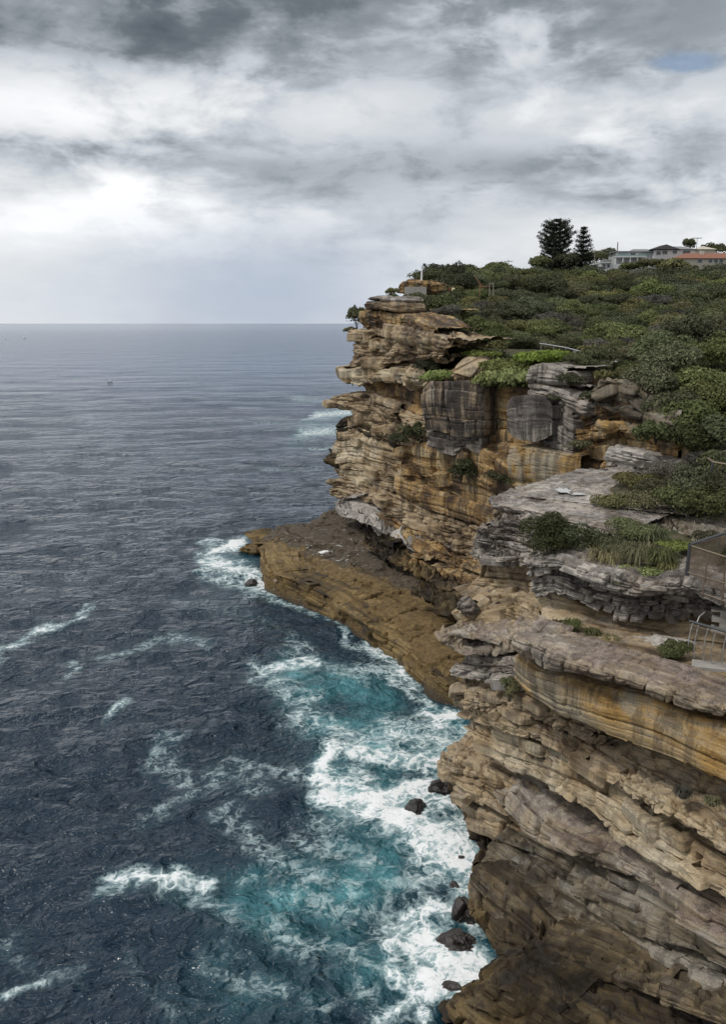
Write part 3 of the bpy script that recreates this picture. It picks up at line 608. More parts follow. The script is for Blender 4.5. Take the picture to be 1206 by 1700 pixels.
alo = (gx - A[0][0]) * tv[0] + (gy - A[0][1]) * tv[1]
n0 = 0 * gx
lo = fbm(gx / 7, gy / 7, 1 + n0, 4)
top = 2.1 + .055 * np.clip(acr, 0, 40) + .55 * lo + .9 * sstep(12, 17, acr + 2 * fbm(gx / 5, gy / 5, 8 + n0, 2)) * sstep(4, 18, alo)
top = top - .9 * sstep(24, 36, alo) * (1 - sstep(3, 12, acr))
# thin flags: the surface steps up away from the water in many small risers
def terr(h, st, sharp, ph):
    q = h / st + ph; kq = np.floor(q); fq = q - kq
    return (kq + sstep(.5 - sharp, .5 + sharp, fq) - ph) * st
rough_in = sstep(5, 10, acr)
top = top + .22 * fbm(gx / 2.2, gy / 2.2, 4 + n0, 4) + rough_in * (.55 * fbm(gx / 4.5, gy / 4.5, 31 + n0, 4) + .3 * np.abs(fbm(gx / 1.8, gy / 1.8, 37 + n0, 3)))
top = .25 * top + .75 * terr(top, .42, .08, .3 * fbm(gx / 9, gy / 9, 2 + n0, 2))
top += .10 * fbm(gx / .9, gy / .9, 14 + n0, 4) + .05 * fbm(gx / .35, gy / .35, 15 + n0, 3)
# joints: a set across the shelf near the water, a few long ones along it
wj = .9 * fbm(gx / 3.5, gy / 3.5, 21 + n0, 3)
jc = np.zeros_like(gx)
for i, a0 in enumerate(np.cumsum(np.r_[2.0, np.random.default_rng(3).uniform(1.6, 5.0, 14)])):
    reach = 3 + 5 * np.random.default_rng(i + 60).uniform(); sl = np.random.default_rng(i + 9).uniform(-.5, .35)
    dj = alo + sl * acr + wj - a0
    jc = np.maximum(jc, np.exp(-(dj / .13) ** 2) * (1 - sstep(reach - 1, reach, acr)))
for i, (c0, sl) in enumerate(((3.4, .02), (6.3, -.05), (9.2, .04), (12.5, 0))):
    dj = acr + sl * alo + .8 * wj - c0
    jc = np.maximum(jc, np.exp(-(dj / .14) ** 2) * (vnoise(alo / 5, i * 9.1 + n0, n0) > -.15))
top -= .65 * jc
hz = -2.2 + (top + 2.2) * (.86 * sstep(-.25, .55, sd + edge_n) + .14 * sstep(.4, 2.4, sd + edge_n))
hz = np.where(sd + edge_n < 2.0, .3 * hz + .7 * terr(hz, .42, .12, .4 * fbm(gx / 4, gy / 4, 5 + n0, 3)), hz)
step_f = .35 * fbm(gx / .8, gy / .8, hz * 2.2, 3)
G = np.stack([gx + step_f * .3, gy, hz + .09 * fbm(gx / .6, gy / .6, 0 * gx, 4)], -1)
m_ok = sd > -2.2
idx = np.arange(gx.size).reshape(gx.shape)
Fq = np.stack([idx[:-1, :-1], idx[1:, :-1], idx[1:, 1:], idx[:-1, 1:]], -1).reshape(-1, 4)
Fq = Fq[m_ok[:-1, :-1].ravel()]
# rock colour: ochre weed band near the water, dark grey flags behind
m, t, p, o = new_mat('rock_shelf_stone')
P = t.new('ShaderNodeNewGeometry').outputs['Position']
dk = t.new('ShaderNodeAttribute', attribute_name='inland').outputs['Fac']
n1 = t.noise(P, .35, 6, .6); n2 = t.noise(t.scale(P, (1, 1, 3)), 2.2, 6, .68); n3 = t.noise(P, .8, 7, .65)
c1 = t.ramp(n2, ((.25, (.028, .019, .008)), (.45, (.120, .077, .027)), (.65, (.205, .135, .048)), (.9, (.28, .20, .10))))
c2 = t.ramp(n2, ((.25, (.016, .013, .010)), (.45, (.060, .046, .030)), (.65, (.12, .090, .055)), (.9, (.23, .19, .14))))
fm = t.step(t.math('ADD', dk, t.math('MULTIPLY', t.math('SUBTRACT', n1, .5), .9)), .38, .62)
c = t.mix(fm, c1, c2)
orange = t.math('MULTIPLY', t.step(n3, .60, .72), t.math('SUBTRACT', 1, t.math('MULTIPLY', fm, .7)))
c = t.mix(t.math('MULTIPLY', orange, .5), c, (.30, .16, .05))
z_ = t.new('ShaderNodeSeparateXYZ', ins={0: P}).outputs[2]
wetm = t.step(t.math('ADD', z_, t.math('MULTIPLY', n1, 1.2)), 1.5, .55)
c = t.mix(t.math('MULTIPLY', wetm, .75), c, (.022, .016, .010))
salt = t.math('MULTIPLY', t.step(t.noise(t.scale(P, (.5, 1.0, 1)), 1.8, 7, .75), .60, .63), t.new('ShaderNodeAttribute', attribute_name='salt').outputs['Fac'])
c = t.mix(salt, c, (.62, .62, .62))
t.set(p.inputs['Base Color'], c)
t.set(p.inputs['Roughness'], t.math('SUBTRACT', .8, t.math('MULTIPLY', wetm, .4)))
bn = t.new('ShaderNodeBump', ins={'Strength': .8, 'Distance': .3, 'Height': t.math('ADD', n2, t.math('MULTIPLY', t.noise(P, 6, 5, .7), .5))})
t.l.new(bn.outputs[0], p.inputs['Normal'])
inland = sstep(6, 15, acr - .12 * alo + 3)
tipc = at(520, 915, z=3)
salt_a = np.exp(-(((gx - tipc[0]) / 6.5) ** 2 + ((gy - tipc[1]) / 8.) ** 2))
me = mesh_from('rock_shelf', G.reshape(-1, 3), Fq, m, False, {'inland': inland, 'salt': salt_a})
shelf = obj('rock_shelf', me, kind='structure', label='flat ochre rock shelf jutting into the sea below the headland', category='rock shelf')
ft = [(436,900,2.5),(438,932,2.45),(456,952,2.4),(500,968,2.35),(540,984,2.3),(572,1008,2.1),(612,1036,1.95),(652,1060,1.8),(690,1092,1.7),(724,1120,1.6),(760,1148,1.5)]
fb_l = [(433,955,-.5),(441,988,-.5),(462,997,-.5),(505,1010,-.5),(545,1030,-.5),(578,1052,-.5),(618,1076,-.5),(656,1104,-.5),(694,1142,-.5),(728,1166,-.5),(764,1184,-.5)]
bed([(a, b, c, 'z') for a, b, c in ft], [(a, b, c, 'z') for a, b, c in fb_l], M['shelf'], shelf, name='rock_ledge', back=4.0, under=1, amp=.50, th=1.7, joint=1.1, blocks=8, seed=70.5, rise=-.15, wrap=(5,.45,.89), ext=4, sp=.10, rnd=.2, bulge=.0, urise=-1)
# the lower tongue at its seaward tip, and pale wave-washed slabs at the back
def slab(top, bot, mat, par, **kw): return bed(top, bot, mat, par, name='rock_slab', **kw)
slab([(403,908,.9,'z'),(425,914,.9,'z'),(446,910,.9,'z')], [(400,918,-1,'z'),(420,924,-1,'z'),(448,924,-1,'z')], M['shelf'], shelf, back=4.5, under=1, amp=.4, th=.8, joint=2.5, seed=71, wrap=(3.5,.7,.72), ext=3, rise=1.3, sp=.16)
slab([(556,832,105),(600,846,101),(650,868,97),(690,890,91)], [(556,852,102.5),(600,866,98),(640,886,94),(690,912,87)], M['pale'], shelf, back=5, under=2, amp=.7, th=.8, joint=2.4, seed=72, wrap=(4,.8,.6), ext=1, rise=1.6, sp=.12, bulge=.1, rnd=.9)
slab([(620,872,98),(660,888,93),(700,915,87)], [(622,885,96.5),(662,900,92),(700,925,86)], M['pale'], shelf, back=3, under=2, amp=.6, th=.7, joint=2.0, seed=73, wrap=(4,.8,.6), ext=1, rise=.6, sp=.15)
slab([(664,925,85.5),(700,940,83),(735,955,79),(775,975,74)], [(664,934,85.2),(700,952,82.4),(735,970,78.2),(775,992,73)], M['orange'], shelf, back=4, under=2, amp=.65, th=.6, joint=1.8, seed=74, rnd=.6, wrap=(4,.8,.6), ext=3, rise=.5, sp=.14)
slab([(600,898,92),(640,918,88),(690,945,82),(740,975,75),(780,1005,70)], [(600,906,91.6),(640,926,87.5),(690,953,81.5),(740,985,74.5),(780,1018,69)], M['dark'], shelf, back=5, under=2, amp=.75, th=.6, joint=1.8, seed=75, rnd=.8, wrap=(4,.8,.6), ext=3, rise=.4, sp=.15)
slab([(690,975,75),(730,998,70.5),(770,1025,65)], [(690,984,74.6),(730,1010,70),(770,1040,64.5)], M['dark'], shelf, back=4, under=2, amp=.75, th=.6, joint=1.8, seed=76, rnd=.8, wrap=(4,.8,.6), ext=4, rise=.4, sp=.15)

# ------------------------------------------------------------------ sea
def axis_lines(lo, hi, c, d0, g):
    a = [c]; d = d0
    while a[-1] < hi: a.append(a[-1] + d); d *= g if abs(a[-1] - c) > 14 else 1.0
    b = [c]; d = d0
    while b[-1] > lo: b.append(b[-1] - d); d *= g if abs(b[-1] - c) > 14 else 1.0
    return np.array(b[:0:-1] + a)
xs = axis_lines(-40000, 40000, -6, .30, 1.046)
ys = [20.0]; d = .20
while ys[-1] < 70000:
    ys.append(ys[-1] + d); d = max(.28, ys[-1] * .0082) if ys[-1] < 160 else d * 1.03
ys = np.r_[np.linspace(-4000, -40, 14), np.linspace(-30, 19, 40), np.array(ys)]
X, Y = np.meshgrid(xs, ys, indexing='ij')
cell = np.maximum(np.gradient(xs)[:, None] + 0 * X, np.gradient(ys)[None, :] + 0 * X)
Z = np.zeros_like(X); DXs = np.zeros_like(X); DYs = np.zeros_like(X)
wr = np.random.default_rng(5)
for lam, a, n in ((34, .20, 3), (17, .13, 4), (9, .07, 5), (5, .048, 6), (2.8, .036, 7), (1.6, .024, 8), (.9, .012, 8)):
    for j in range(n):
        th_ = R(-70) + wr.normal(0, .55); l = lam * wr.uniform(.75, 1.3); kk = 2 * np.pi / l
        dx_, dy_ = math.cos(th_), math.sin(th_)
        ph = kk * (X * dx_ + Y * dy_) + wr.uniform(0, 6.28) + 1.3 * vnoise(X / (3 * lam) + j, Y / (3 * lam), lam)
        am = a * (.55 + .6 * vnoise(X / (4 * lam) + 3 * j, Y / (4 * lam), 2 + lam)) * sstep(l * .55, l * .22, cell)
        Z += am * np.sin(ph); DXs += .8 * am * dx_ * np.cos(ph); DYs += .8 * am * dy_ * np.cos(ph)
# foam strokes: image-traced lines laid on the water plane (px, py) with half width in px and strength
strokes = [
 ([(770,1180),(735,1178),(700,1182)],14,1.0),([(770,1215),(725,1205),(690,1188)],12,.75),([(770,1250),(700,1225),(640,1200)],26,.62),([(745,1275),(700,1262),(640,1250),(590,1240)],20,.85),
 ([(560,1245),(530,1290),(540,1330),(620,1335),(690,1318),(740,1310)],20,1.05),([(540,1300),(600,1300)],24,.8),([(610,1350),(660,1370),(700,1400),(740,1430),(780,1450)],26,1.1),([(760,1400),(720,1390),(680,1370)],34,1.05),
 ([(700,1320),(760,1340),(800,1380)],26,.85),([(800,1420),(760,1450),(780,1490)],26,.8),([(740,1450),(700,1480),(690,1500)],20,.55),([(775,1520),(720,1520),(660,1540),(640,1570)],18,.9),
 ([(640,1560),(640,1600),(670,1640),(700,1670)],16,.8),([(690,1560),(740,1580),(800,1590)],34,1.0),([(700,1610),(760,1620),(815,1610)],30,1.05),([(690,1660),(740,1660),(780,1640)],26,.85),([(650,1690),(720,1700)],26,.7),
 ([(440,1115),(500,1102),(545,1098)],9,.8),([(430,1110),(470,1150),(520,1160)],16,.5),([(500,1180),(560,1210),(640,1225)],22,.55),([(620,1075),(660,1100),(700,1140),(720,1165)],9,.75),([(600,1100),(640,1115),(670,1135)],14,.5),
 ([(650,1110),(690,1150)],12,.55),([(540,1030),(600,1075)],6,.55),([(440,985),(500,1005),(540,1024)],5,.5),
 ([(405,900),(370,905),(350,912)],9,1.1),([(440,955),(400,945),(345,930)],10,.95),([(438,975),(415,965)],9,1.1),([(340,945),(380,965),(430,980)],12,.6),([(350,895),(330,915)],8,.6),
 ([(0,1105),(25,1075),(60,1052),(100,1042),(130,1015)],7,.85),([(5,1085),(50,1050)],11,.55),([(110,1115),(140,1088)],8,.5),([(180,1085),(230,1065),(300,1060),(350,1075)],10,.38),([(190,1195),(215,1172)],9,.62),
 ([(150,1480),(190,1458),(240,1445),(300,1452),(345,1462)],11,.85),([(160,1475),(230,1462),(330,1470)],16,.5),([(0,1665),(40,1650),(85,1640)],10,.62),([(0,1560),(60,1590),(130,1640)],16,.30),([(280,1230),(260,1270),(300,1290)],12,.38),
 ([(250,1350),(330,1300),(430,1270),(520,1285)],20,.36),([(330,1290),(420,1310)],14,.36),([(380,1350),(450,1420),(560,1480),(640,1500)],24,.40),([(300,1480),(400,1530),(500,1560),(600,1590)],26,.42),([(420,1450),(480,1400),(560,1370)],24,.40),
 ([(360,1600),(460,1650),(560,1690)],30,.34),([(230,1600),(300,1680)],22,.26),([(560,1580),(600,1640),(640,1690)],24,.42),([(540,1400),(620,1440),(690,1480)],26,.46),([(470,1480),(560,1510),(640,1540)],30,.40),
 ([(480,660),(560,668)],5,.4),([(520,690),(575,685)],7,.75),([(500,720),(555,715)],9,.7),([(520,745),(550,742)],5,.5),([(430,700),(520,704)],5,.35),([(440,780),(540,776)],4,.3),
 ([(560,560),(480,562)],2,.3),([(300,1000),(400,1010),(470,1040)],12,.22),([(480,1060),(560,1110),(600,1130)],16,.42)]
turq = [([(490,1125),(560,1140),(620,1170)],30,.85),([(560,1190),(650,1230),(720,1240)],40,.75),([(500,1480),(580,1470),(640,1450)],50,.85),([(420,1490),(480,1520),(560,1530)],46,.75),([(560,1330),(600,1410),(620,1440)],36,.6),
 ([(560,1270),(640,1290)],40,.6),([(520,1130),(640,1150)],26,.7),([(340,1470),(400,1480)],36,.42),([(600,1600),(700,1600),(780,1600)],50,.55),([(690,1340),(760,1420)],50,.6),([(500,720),(575,690)],16,.35),([(380,1640),(520,1660)],60,.22),([(420,930),(360,925)],14,.3),([(720,1180),(770,1230)],26,.6)]
FO = np.zeros_like(X); TQ = np.zeros_like(X)
regm = (Y > 20) & (Y < 700) & (X > -120) & (X < 40)
xr, yr = X[regm], Y[regm]
wxx = xr + (.9 + .012 * yr) * fbm(xr / 3, yr / 3, 0 * xr, 3); wyy = yr + (.9 + .012 * yr) * fbm(xr / 3 + 7, yr / 3, 0 * xr, 3)
def lay(lst, dst):
    acc = np.zeros_like(xr)
    for pts, hw, kx in lst:
        if dst is FO and kx < .5: kx *= .82
        q = np.array([wpt(*p) for p in pts])
        for i in range(len(q) - 1):
            a_, b_ = q[i], q[i + 1]; mpy = (pts[i][1] + pts[i + 1][1]) / 2; mpx = (pts[i][0] + pts[i + 1][0]) / 2
            wx_ = abs(wpt(mpx + hw, mpy)[0] - wpt(mpx - hw, mpy)[0]) / 2
            wy_ = abs(wpt(mpx, max(545, mpy - hw))[1] - wpt(mpx, mpy + hw)[1]) / 2
            ex, ey = b_ - a_
            # measure in a space where the stroke's footprint is round
            sx_, sy_ = 1 / wx_, 1 / wy_
            ux, uy = (wxx - a_[0]) * sx_, (wyy - a_[1]) * sy_
            vx, vy = ex * sx_, ey * sy_
            t_ = np.clip((ux * vx + uy * vy) / (vx * vx + vy * vy + 1e-9), 0, 1)
            d2 = (ux - t_ * vx) ** 2 + (uy - t_ * vy) ** 2
            acc = np.maximum(acc, kx * np.exp(-d2 * .8))
    dst[regm] = acc
lay(strokes, FO); lay(turq, TQ)
Z += .22 * np.clip(FO - .3, 0, 1) * (fbm(X / 1.4, Y / 1.4, 0 * X, 4) + .5) * sstep(.9, .4, cell)
G = np.stack([X + DXs, Y + DYs, Z], -1)
m, t, p, o = new_mat('sea_water')
P = t.new('ShaderNodeNewGeometry').outputs['Position']
fo = t.new('ShaderNodeAttribute', attribute_name='foam').outputs['Fac']
tq = t.new('ShaderNodeAttribute', attribute_name='aerated').outputs['Fac']
P2 = t.scale(P, (1, 1, 0))
dist = t.vmath('LENGTH', P2)
wn = t.new('ShaderNodeTexNoise', ins={'Vector': P2, 'Scale': .8, 'Detail': 4, 'Roughness': .6}).outputs[1]
wv_ = t.vmath('SCALE', t.vmath('SUBTRACT', wn, (.5, .5, .5)), 1.5)
Pw = t.vmath('ADD', P2, wv_)
# lacy foam: thin bright filaments where cells of two sizes meet, filling up as the foam thickens
def lace(scale, wdt):
    v = t.new('ShaderNodeTexVoronoi', feature='DISTANCE_TO_EDGE', ins={'Vector': Pw, 'Scale': scale, 'Randomness': 1.0}).outputs['Distance']
    return v
l1 = t.math('SUBTRACT', 1.0, t.math('MULTIPLY', lace(.55, 0), 3.6), clamp=True)
l2 = t.math('SUBTRACT', 1.0, t.math('MULTIPLY', lace(1.7, 0), 3.6), clamp=True)
fn = t.noise(Pw, 1.1, 7, .68, .8); fn2 = t.noise(Pw, 5.0, 6, .7, .4)
rid = t.math('SUBTRACT', 1.0, t.math('MULTIPLY', t.math('ABSOLUTE', t.math('SUBTRACT', t.noise(Pw, .9, 6, .62, 1.2), .5)), 7.0), clamp=True)
tex = t.math('ADD', t.math('ADD', t.math('MULTIPLY', l1, .22), t.math('MULTIPLY', l2, .18)), t.math('ADD', t.math('MULTIPLY', rid, .32), t.math('ADD', t.math('MULTIPLY', fn, .35), t.math('MULTIPLY', fn2, .32))))
# scattered wind streaks of old foam on open water
old = t.math('MULTIPLY', t.step(t.noise(t.scale(P2, (.035, .05, 0)), 1.0, 4, .6), .52, .76), .24)
old = t.math('MULTIPLY', old, t.step(dist, 210.0, 60.0))
dens = t.math('MAXIMUM', fo, old)
fm = t.step(t.math('ADD', t.math('MULTIPLY', dens, .72), t.math('MULTIPLY', tex, 1.15)), .95, 1.70)
fm = t.math('MULTIPLY', fm, t.step(dens, .06, .3))
fm = t.math('MAXIMUM', fm, t.math('MULTIPLY', t.step(fo, .55, 1.05), t.math('ADD', .25, t.math('MULTIPLY', fn, .75))))
# far whitecaps
wc_ = t.math('MULTIPLY', t.step(t.noise(t.scale(P2, (.10, .22, 0)), 1.0, 5, .7), .735, .76), t.step(dist, 60.0, 200.0))
fm = t.math('MAXIMUM', fm, t.math('MULTIPLY', wc_, .5))
milk = t.math('MULTIPLY', t.math('ADD', tq, t.math('MULTIPLY', fo, .35)), t.step(t.noise(Pw, .33, 5, .6), .12, .75), clamp=True)
deep_sheen = t.mix(t.step(dist, 40.0, 600.0), (.005, .019, .036), (.036, .070, .132))  # paler with distance: unresolved sky reflection put into the water colour
wcol = t.mix(milk, deep_sheen, (.055, .215, .245))
wcol = t.mix(t.math('MULTIPLY', t.step(milk, .55, 1.0), t.step(fn, .35, .7)), wcol, (.19, .43, .46))
t.set(p.inputs['Base Color'], wcol)
t.set(p.inputs['Roughness'], t.step(dist, 30.0, 900.0, .05, .16))
p.inputs['IOR'].default_value = 1.333
p.inputs['Specular IOR Level'].default_value = .5
# ripples
rp = t.vmath('ADD', t.scale(P2, (.78, 1.0, 0)), t.vmath('SCALE', wv_, .35))
def crest(n, k): return t.math('SUBTRACT', 1.0, t.math('MULTIPLY', t.math('ABSOLUTE', t.math('SUBTRACT', n, .5)), k))
b1 = crest(t.noise(rp, 1.9, 3, .5, .4), 2.0); b2 = crest(t.noise(rp, .52, 3, .48, .5), 2.2); b3 = t.noise(rp, .15, 4, .5, .3)
b4 = t.math('MULTIPLY', t.noise(t.scale(P2, (.55, 1.0, 0)), .040, 3, .5, .2), t.step(dist, 120.0, 400.0, 0.0, 9.0))
hgt = t.math('ADD', t.math('ADD', b4, t.math('MULTIPLY', b1, .20)), t.math('ADD', t.math('MULTIPLY', b2, .62), t.math('MULTIPLY', b3, 2.2)))
bn = t.new('ShaderNodeBump', ins={'Strength': t.step(dist, 300.0, 5000.0, 1.0, .38), 'Distance': 1.0, 'Height': hgt})
t.l.new(bn.outputs[0], p.inputs['Normal'])
fb_ = t.new('ShaderNodeBsdfDiffuse', ins={'Roughness': 1.0})
t.set(fb_.inputs['Color'], t.mix(t.step(fm, .5, 1.0), (.55, .68, .70), (.86, .88, .89)))
fbn = t.new('ShaderNodeBump', ins={'Strength': .6, 'Distance': .5, 'Height': t.math('ADD', fn, t.math('MULTIPLY', fn2, .6))})
t.l.new(fbn.outputs[0], fb_.inputs['Normal'])
mx = t.new('ShaderNodeMixShader'); t.set(mx.inputs[0], fm)
t.l.new(p.outputs[0], mx.inputs[1]); t.l.new(fb_.outputs[0], mx.inputs[2]); t.l.new(mx.outputs[0], o.inputs[0])
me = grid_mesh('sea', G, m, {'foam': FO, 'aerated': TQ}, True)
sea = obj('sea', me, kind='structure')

# ------------------------------------------------------------------ boulders awash below the cliff
def boulder_mesh(name, r, seed, mat, n=28, flat=1.0, amp=.25, ax=(1, 1, 1)):
    u, v = np.meshgrid(np.linspace(0, 2 * np.pi, 2 * n), np.linspace(.03, np.pi - .03, n), indexing='ij')
    S = np.stack([np.cos(u) * np.sin(v), np.sin(u) * np.sin(v), np.cos(v)], -1)
    d = 1 + amp * fbm(S[..., 0] * 1.3 + seed, S[..., 1] * 1.3, S[..., 2] * 1.3, 4)
    w1, w2, wc = worley(S[..., 0] * 1.1 + seed, S[..., 1] * 1.1, S[..., 2] * 1.1)
    d += .34 * wc * sstep(0, .12, w2 - w1)
    Q = S * d[..., None] * np.array(ax) * r
    Q[..., 2] *= flat
    return grid_mesh(name, Q, mat, {'strat': Q[..., 2]})
for (px, py, z, r, ax, sd_, lab) in (
    (691, 1342, .25, .62, (1.0, 1.1, 1.0), 1, 'small brown boulder standing alone in the white foam'),
    (733, 1308, .1, .62, (1.2, 1, .8), 2, 'dark rock at the foot of the brown nose, washed by foam'),
    (762, 1425, .0, 1.05, (1.2, .8, .35), 3, 'broad flat black rock awash below the shadowed beds'),
    (752, 1478, -.1, .55, (.8, 1.2, .7), 4, 'small split black rock with water pouring over it'),
    (776, 1510, .2, .75, (.9, 1, 1.1), 5, 'dark red brown rock tucked against the bulging cliff base'),
    (762, 1562, .0, .75, (1.2, .8, .7), 6, 'wet black rock with foam streaming off its right side'),
    (744, 1645, -.1, .7, (1.2, .8, .7), 7, 'dark brown rock in the foam beside the lowest ledge'),
    (652, 1662, -.35, 1.0, (1.3, 1, .40), 8, 'mostly sunken dark rock farthest out in the swirling water'),
    (418, 968, .1, .7, (1, 1.4, .9), 11, 'small black rock under the seaward edge of the shelf')):
    c = at(px, py, z=z)
    o_ = obj('boulder', boulder_mesh('boulder', r, sd_ * 3.3, M['wet'], ax=ax), label=lab, category='boulder', group='boulders awash at the cliff foot')
    o_.location = (c[0], c[1], c[2] - .22)
# grey rock on the shelf below the purple nose, white slab on the shelf, big block on the cliff edge
for (px, py, z, r, ax, rz, mt, lab) in (
    (538, 917, 3.1, .42, (1.4, .9, .35), .4, 'white', 'small white slab lying flat on the ochre rock shelf'),
    (778, 1008, 13.1, .52, (1.0, .9, .9), .2, 'grey', 'squarish grey boulder perched above the purple nose'),
    (1100, 1076, None, .9, (1.9, 1.0, .45), -.5, 'pale', 'pale grey flat rock beside the round bush under the fence')):
    c = at(px, py, z=z) if z else at(px, py, D=35.2)
    if mt == 'white': M['white_stone'] = plain('white_stone', (.78, .78, .77), .8); mm = M['white_stone']
    else: mm = M[mt]
    o_ = obj('boulder', boulder_mesh('boulder', r, px * .01, mm, ax=ax, amp=.18), label=lab, category='boulder')
    o_.location = tuple(c); o_.rotation_euler = (0, 0, rz)
# ------------------------------------------------------------------ hillside
hp = [(612,500,113),(650,508,110),(700,540,101),(740,572,92),(765,600,87),(800,636,81),(832,640,78),(880,604,73),(940,612,70),(985,648,67),(1040,640,64),(1100,690,59),(1206,700,58),
      (660,482,134),(705,484,131),(760,500,128),(800,510,122),(850,530,112),(900,570,92),(960,585,84),(1040,605,76),(760,470,150),(850,480,150),(950,500,142),(1050,510,130),(1206,520,120),
      (680,462,150),(740,452,170),(830,452,195),(900,455,225),(960,452,238),(1040,447,250),(1120,440,255),(1206,440,255),(950,560,105),(1050,570,95),(1206,580,90),
      (900,840,45.5),(1000,800,52),(1080,790,54),(1000,870,43),(900,900,42),(960,930,38.5),(1040,948,37),(1120,960,35.5),(1206,970,34.2),(1120,850,42),(1206,850,42),(1206,780,47),(1140,760,50),
      (1206,620,74),(1206,480,160),(1040,470,190),(1206,460,200)]
HP = np.array([at(a, b, D=c) - np.array([0, 0, (2.2 if a > 900 else 1.1) if c > 95 else 1.0 if c > 75 else .9 if (c < 46 and a > 990 and b < 900) else 0]) for a, b, c in hp] + [[45, 20, 19], [45, 40, 20], [60, 60, 25], [90, 60, 27], [110, 150, 36], [150, 250, 50], [180, 320, 52], [60, 300, 47], [20, 300, 38], [8, 200, 33], [120, 40, 24], [90, 20, 21]])
def rbf_fit(Pt, lam=.6):
    d = np.linalg.norm(Pt[:, None, :2] - Pt[None, :, :2], axis=-1)
    n = len(Pt); A_ = np.zeros((n + 3, n + 3)); A_[:n, :n] = d + np.eye(n) * -lam * 0
    A_[:n, :n] += np.eye(n) * 1e-3
    A_[:n, n] = 1; A_[:n, n + 1:] = Pt[:, :2]; A_[n, :n] = 1; A_[n + 1:, :n] = Pt[:, :2].T
    return np.linalg.solve(A_, np.r_[Pt[:, 2], 0, 0, 0])
_w = rbf_fit(HP)
def hill_z(x, y):
    x = np.asarray(x, float); y = np.asarray(y, float); r = np.zeros(x.shape)
    for i, q in enumerate(HP): r += _w[i] * np.hypot(x - q[0], y - q[1])
    return r + _w[-3] + _w[-2] * x + _w[-1] * y
edge = [(614,503,113.5),(655,510,110),(700,545,101),(738,574,92.5),(768,604,87),(803,638,81.5),(832,642,79),(878,606,73.5),(942,615,70.5),(985,650,67.5),(1040,640,64.5),(1100,690,60),(1085,792,54),(1000,798,53),(930,850,46),(895,890,43.2),(884,915,41),
        (930,926,39.4),(985,946,38.2),(1040,960,37),(1080,970,36.2),(1140,964,35.6),(1206,980,34.4)]
EP = [tuple(at(a, b, D=c)[:2]) for a, b, c in edge] + [(20, 30), (30, 18), (200, 18), (200, 340), (22, 340), (12, 210), (8.5, 160), (5.5, 138), (4.0, 125)]
gx, gy = np.meshgrid(np.arange(-2, 200, 1.1), np.arange(18, 340, 1.3), indexing='ij')
sdh = poly_sd(gx, gy, EP) - np.clip(.9 + .012 * gy, 1.2, 2.6)      # the soil stops a little behind the rim of the beds
hz = hill_z(gx, gy) + .35 * fbm(gx / 4, gy / 4, 0 * gx, 4)
hz = np.where(sdh < 0, np.maximum(-3, hz - 30 * np.clip(-sdh - .1, 0, 9)), hz)        # falls away as a rock face behind the beds
idx = np.arange(gx.size).reshape(gx.shape)
Fq = np.stack([idx[:-1, :-1], idx[1:, :-1], idx[1:, 1:], idx[:-1, 1:]], -1).reshape(-1, 4)[(sdh[:-1, :-1] > -2.6).ravel()]
m, t, p, o = new_mat('hillside_soil')
P = t.new('ShaderNodeNewGeometry')
n1 = t.noise(P.outputs['Position'], .5, 6, .6); n2 = t.noise(P.outputs['Position'], 3, 6, .7)
c = t.ramp(n1, ((.3, (.030, .040, .012)), (.5, (.050, .058, .018)), (.7, (.085, .075, .032))))
c = t.mix(t.math('MULTIPLY', n2, .5), c, (.02, .022, .010))
nz = t.new('ShaderNodeSeparateXYZ', ins={0: P.outputs['True Normal']}).outputs[2]
c = t.mix(t.step(t.noise(P.outputs['Position'], 1.2, 6, .65), .48, .62), c, (.11, .088, .055))
c = t.mix(t.step(nz, .62, .35), c, (.17, .115, .06))
t.set(p.inputs['Base Color'], c); p.inputs['Roughness'].default_value = .95
bn = t.new('ShaderNodeBump', ins={'Strength': .8, 'Distance': .3, 'Height': n2}); t.l.new(bn.outputs[0], p.inputs['Normal'])
hill = obj('hillside', mesh_from('hillside', np.stack([gx, gy, hz], -1).reshape(-1, 3), Fq, m, True), kind='structure')

# ------------------------------------------------------------------ foliage
def leaf_mat(name, c0, c1, rough=.65, spec=.15):
    m, t, p, o = new_mat(name)
    tint = t.new('ShaderNodeAttribute', attribute_name='tint').outputs['Fac']
    oi = t.new('ShaderNodeObjectInfo').outputs['Random']
    c = t.mix(tint, c0, c1)
    hsv = t.new('ShaderNodeHueSaturation', ins={'Color': c})
    t.set(hsv.inputs['Hue'], t.math('ADD', .482, t.math('MULTIPLY', oi, .036)))
    t.set(hsv.inputs['Saturation'], t.math('ADD', .64, t.math('MULTIPLY', t.math('FRACT', t.math('MULTIPLY', oi, 7.3)), .38)))
    t.set(hsv.inputs['Value'], t.math('ADD', .60, t.math('MULTIPLY', t.math('FRACT', t.math('MULTIPLY', oi, 3.7)), .95)))
    t.set(p.inputs['Base Color'], hsv.outputs[0]); p.inputs['Roughness'].default_value = rough
    p.inputs['Specular IOR Level'].default_value = spec
    tr = t.new('ShaderNodeBsdfTranslucent'); t.set(tr.inputs['Color'], hsv.outputs[0])
    mx = t.new('ShaderNodeMixShader', ins={0: .18}); t.l.new(p.outputs[0], mx.inputs[1]); t.l.new(tr.outputs[0], mx.inputs[2]); t.l.new(mx.outputs[0], o.inputs[0])
    return m
M['leaf_dark'] = leaf_mat('dark_scrub_leaves', (.036, .044, .017), (.120, .130, .048))
M['leaf_mid'] = leaf_mat('mid_green_leaves', (.052, .066, .022), (.165, .180, .066))
M['leaf_bright'] = leaf_mat('bright_succulent_leaves', (.075, .105, .018), (.25, .29, .06))
M['leaf_grey'] = leaf_mat('grey_twiggy_leaves', (.050, .047, .036), (.135, .125, .10))
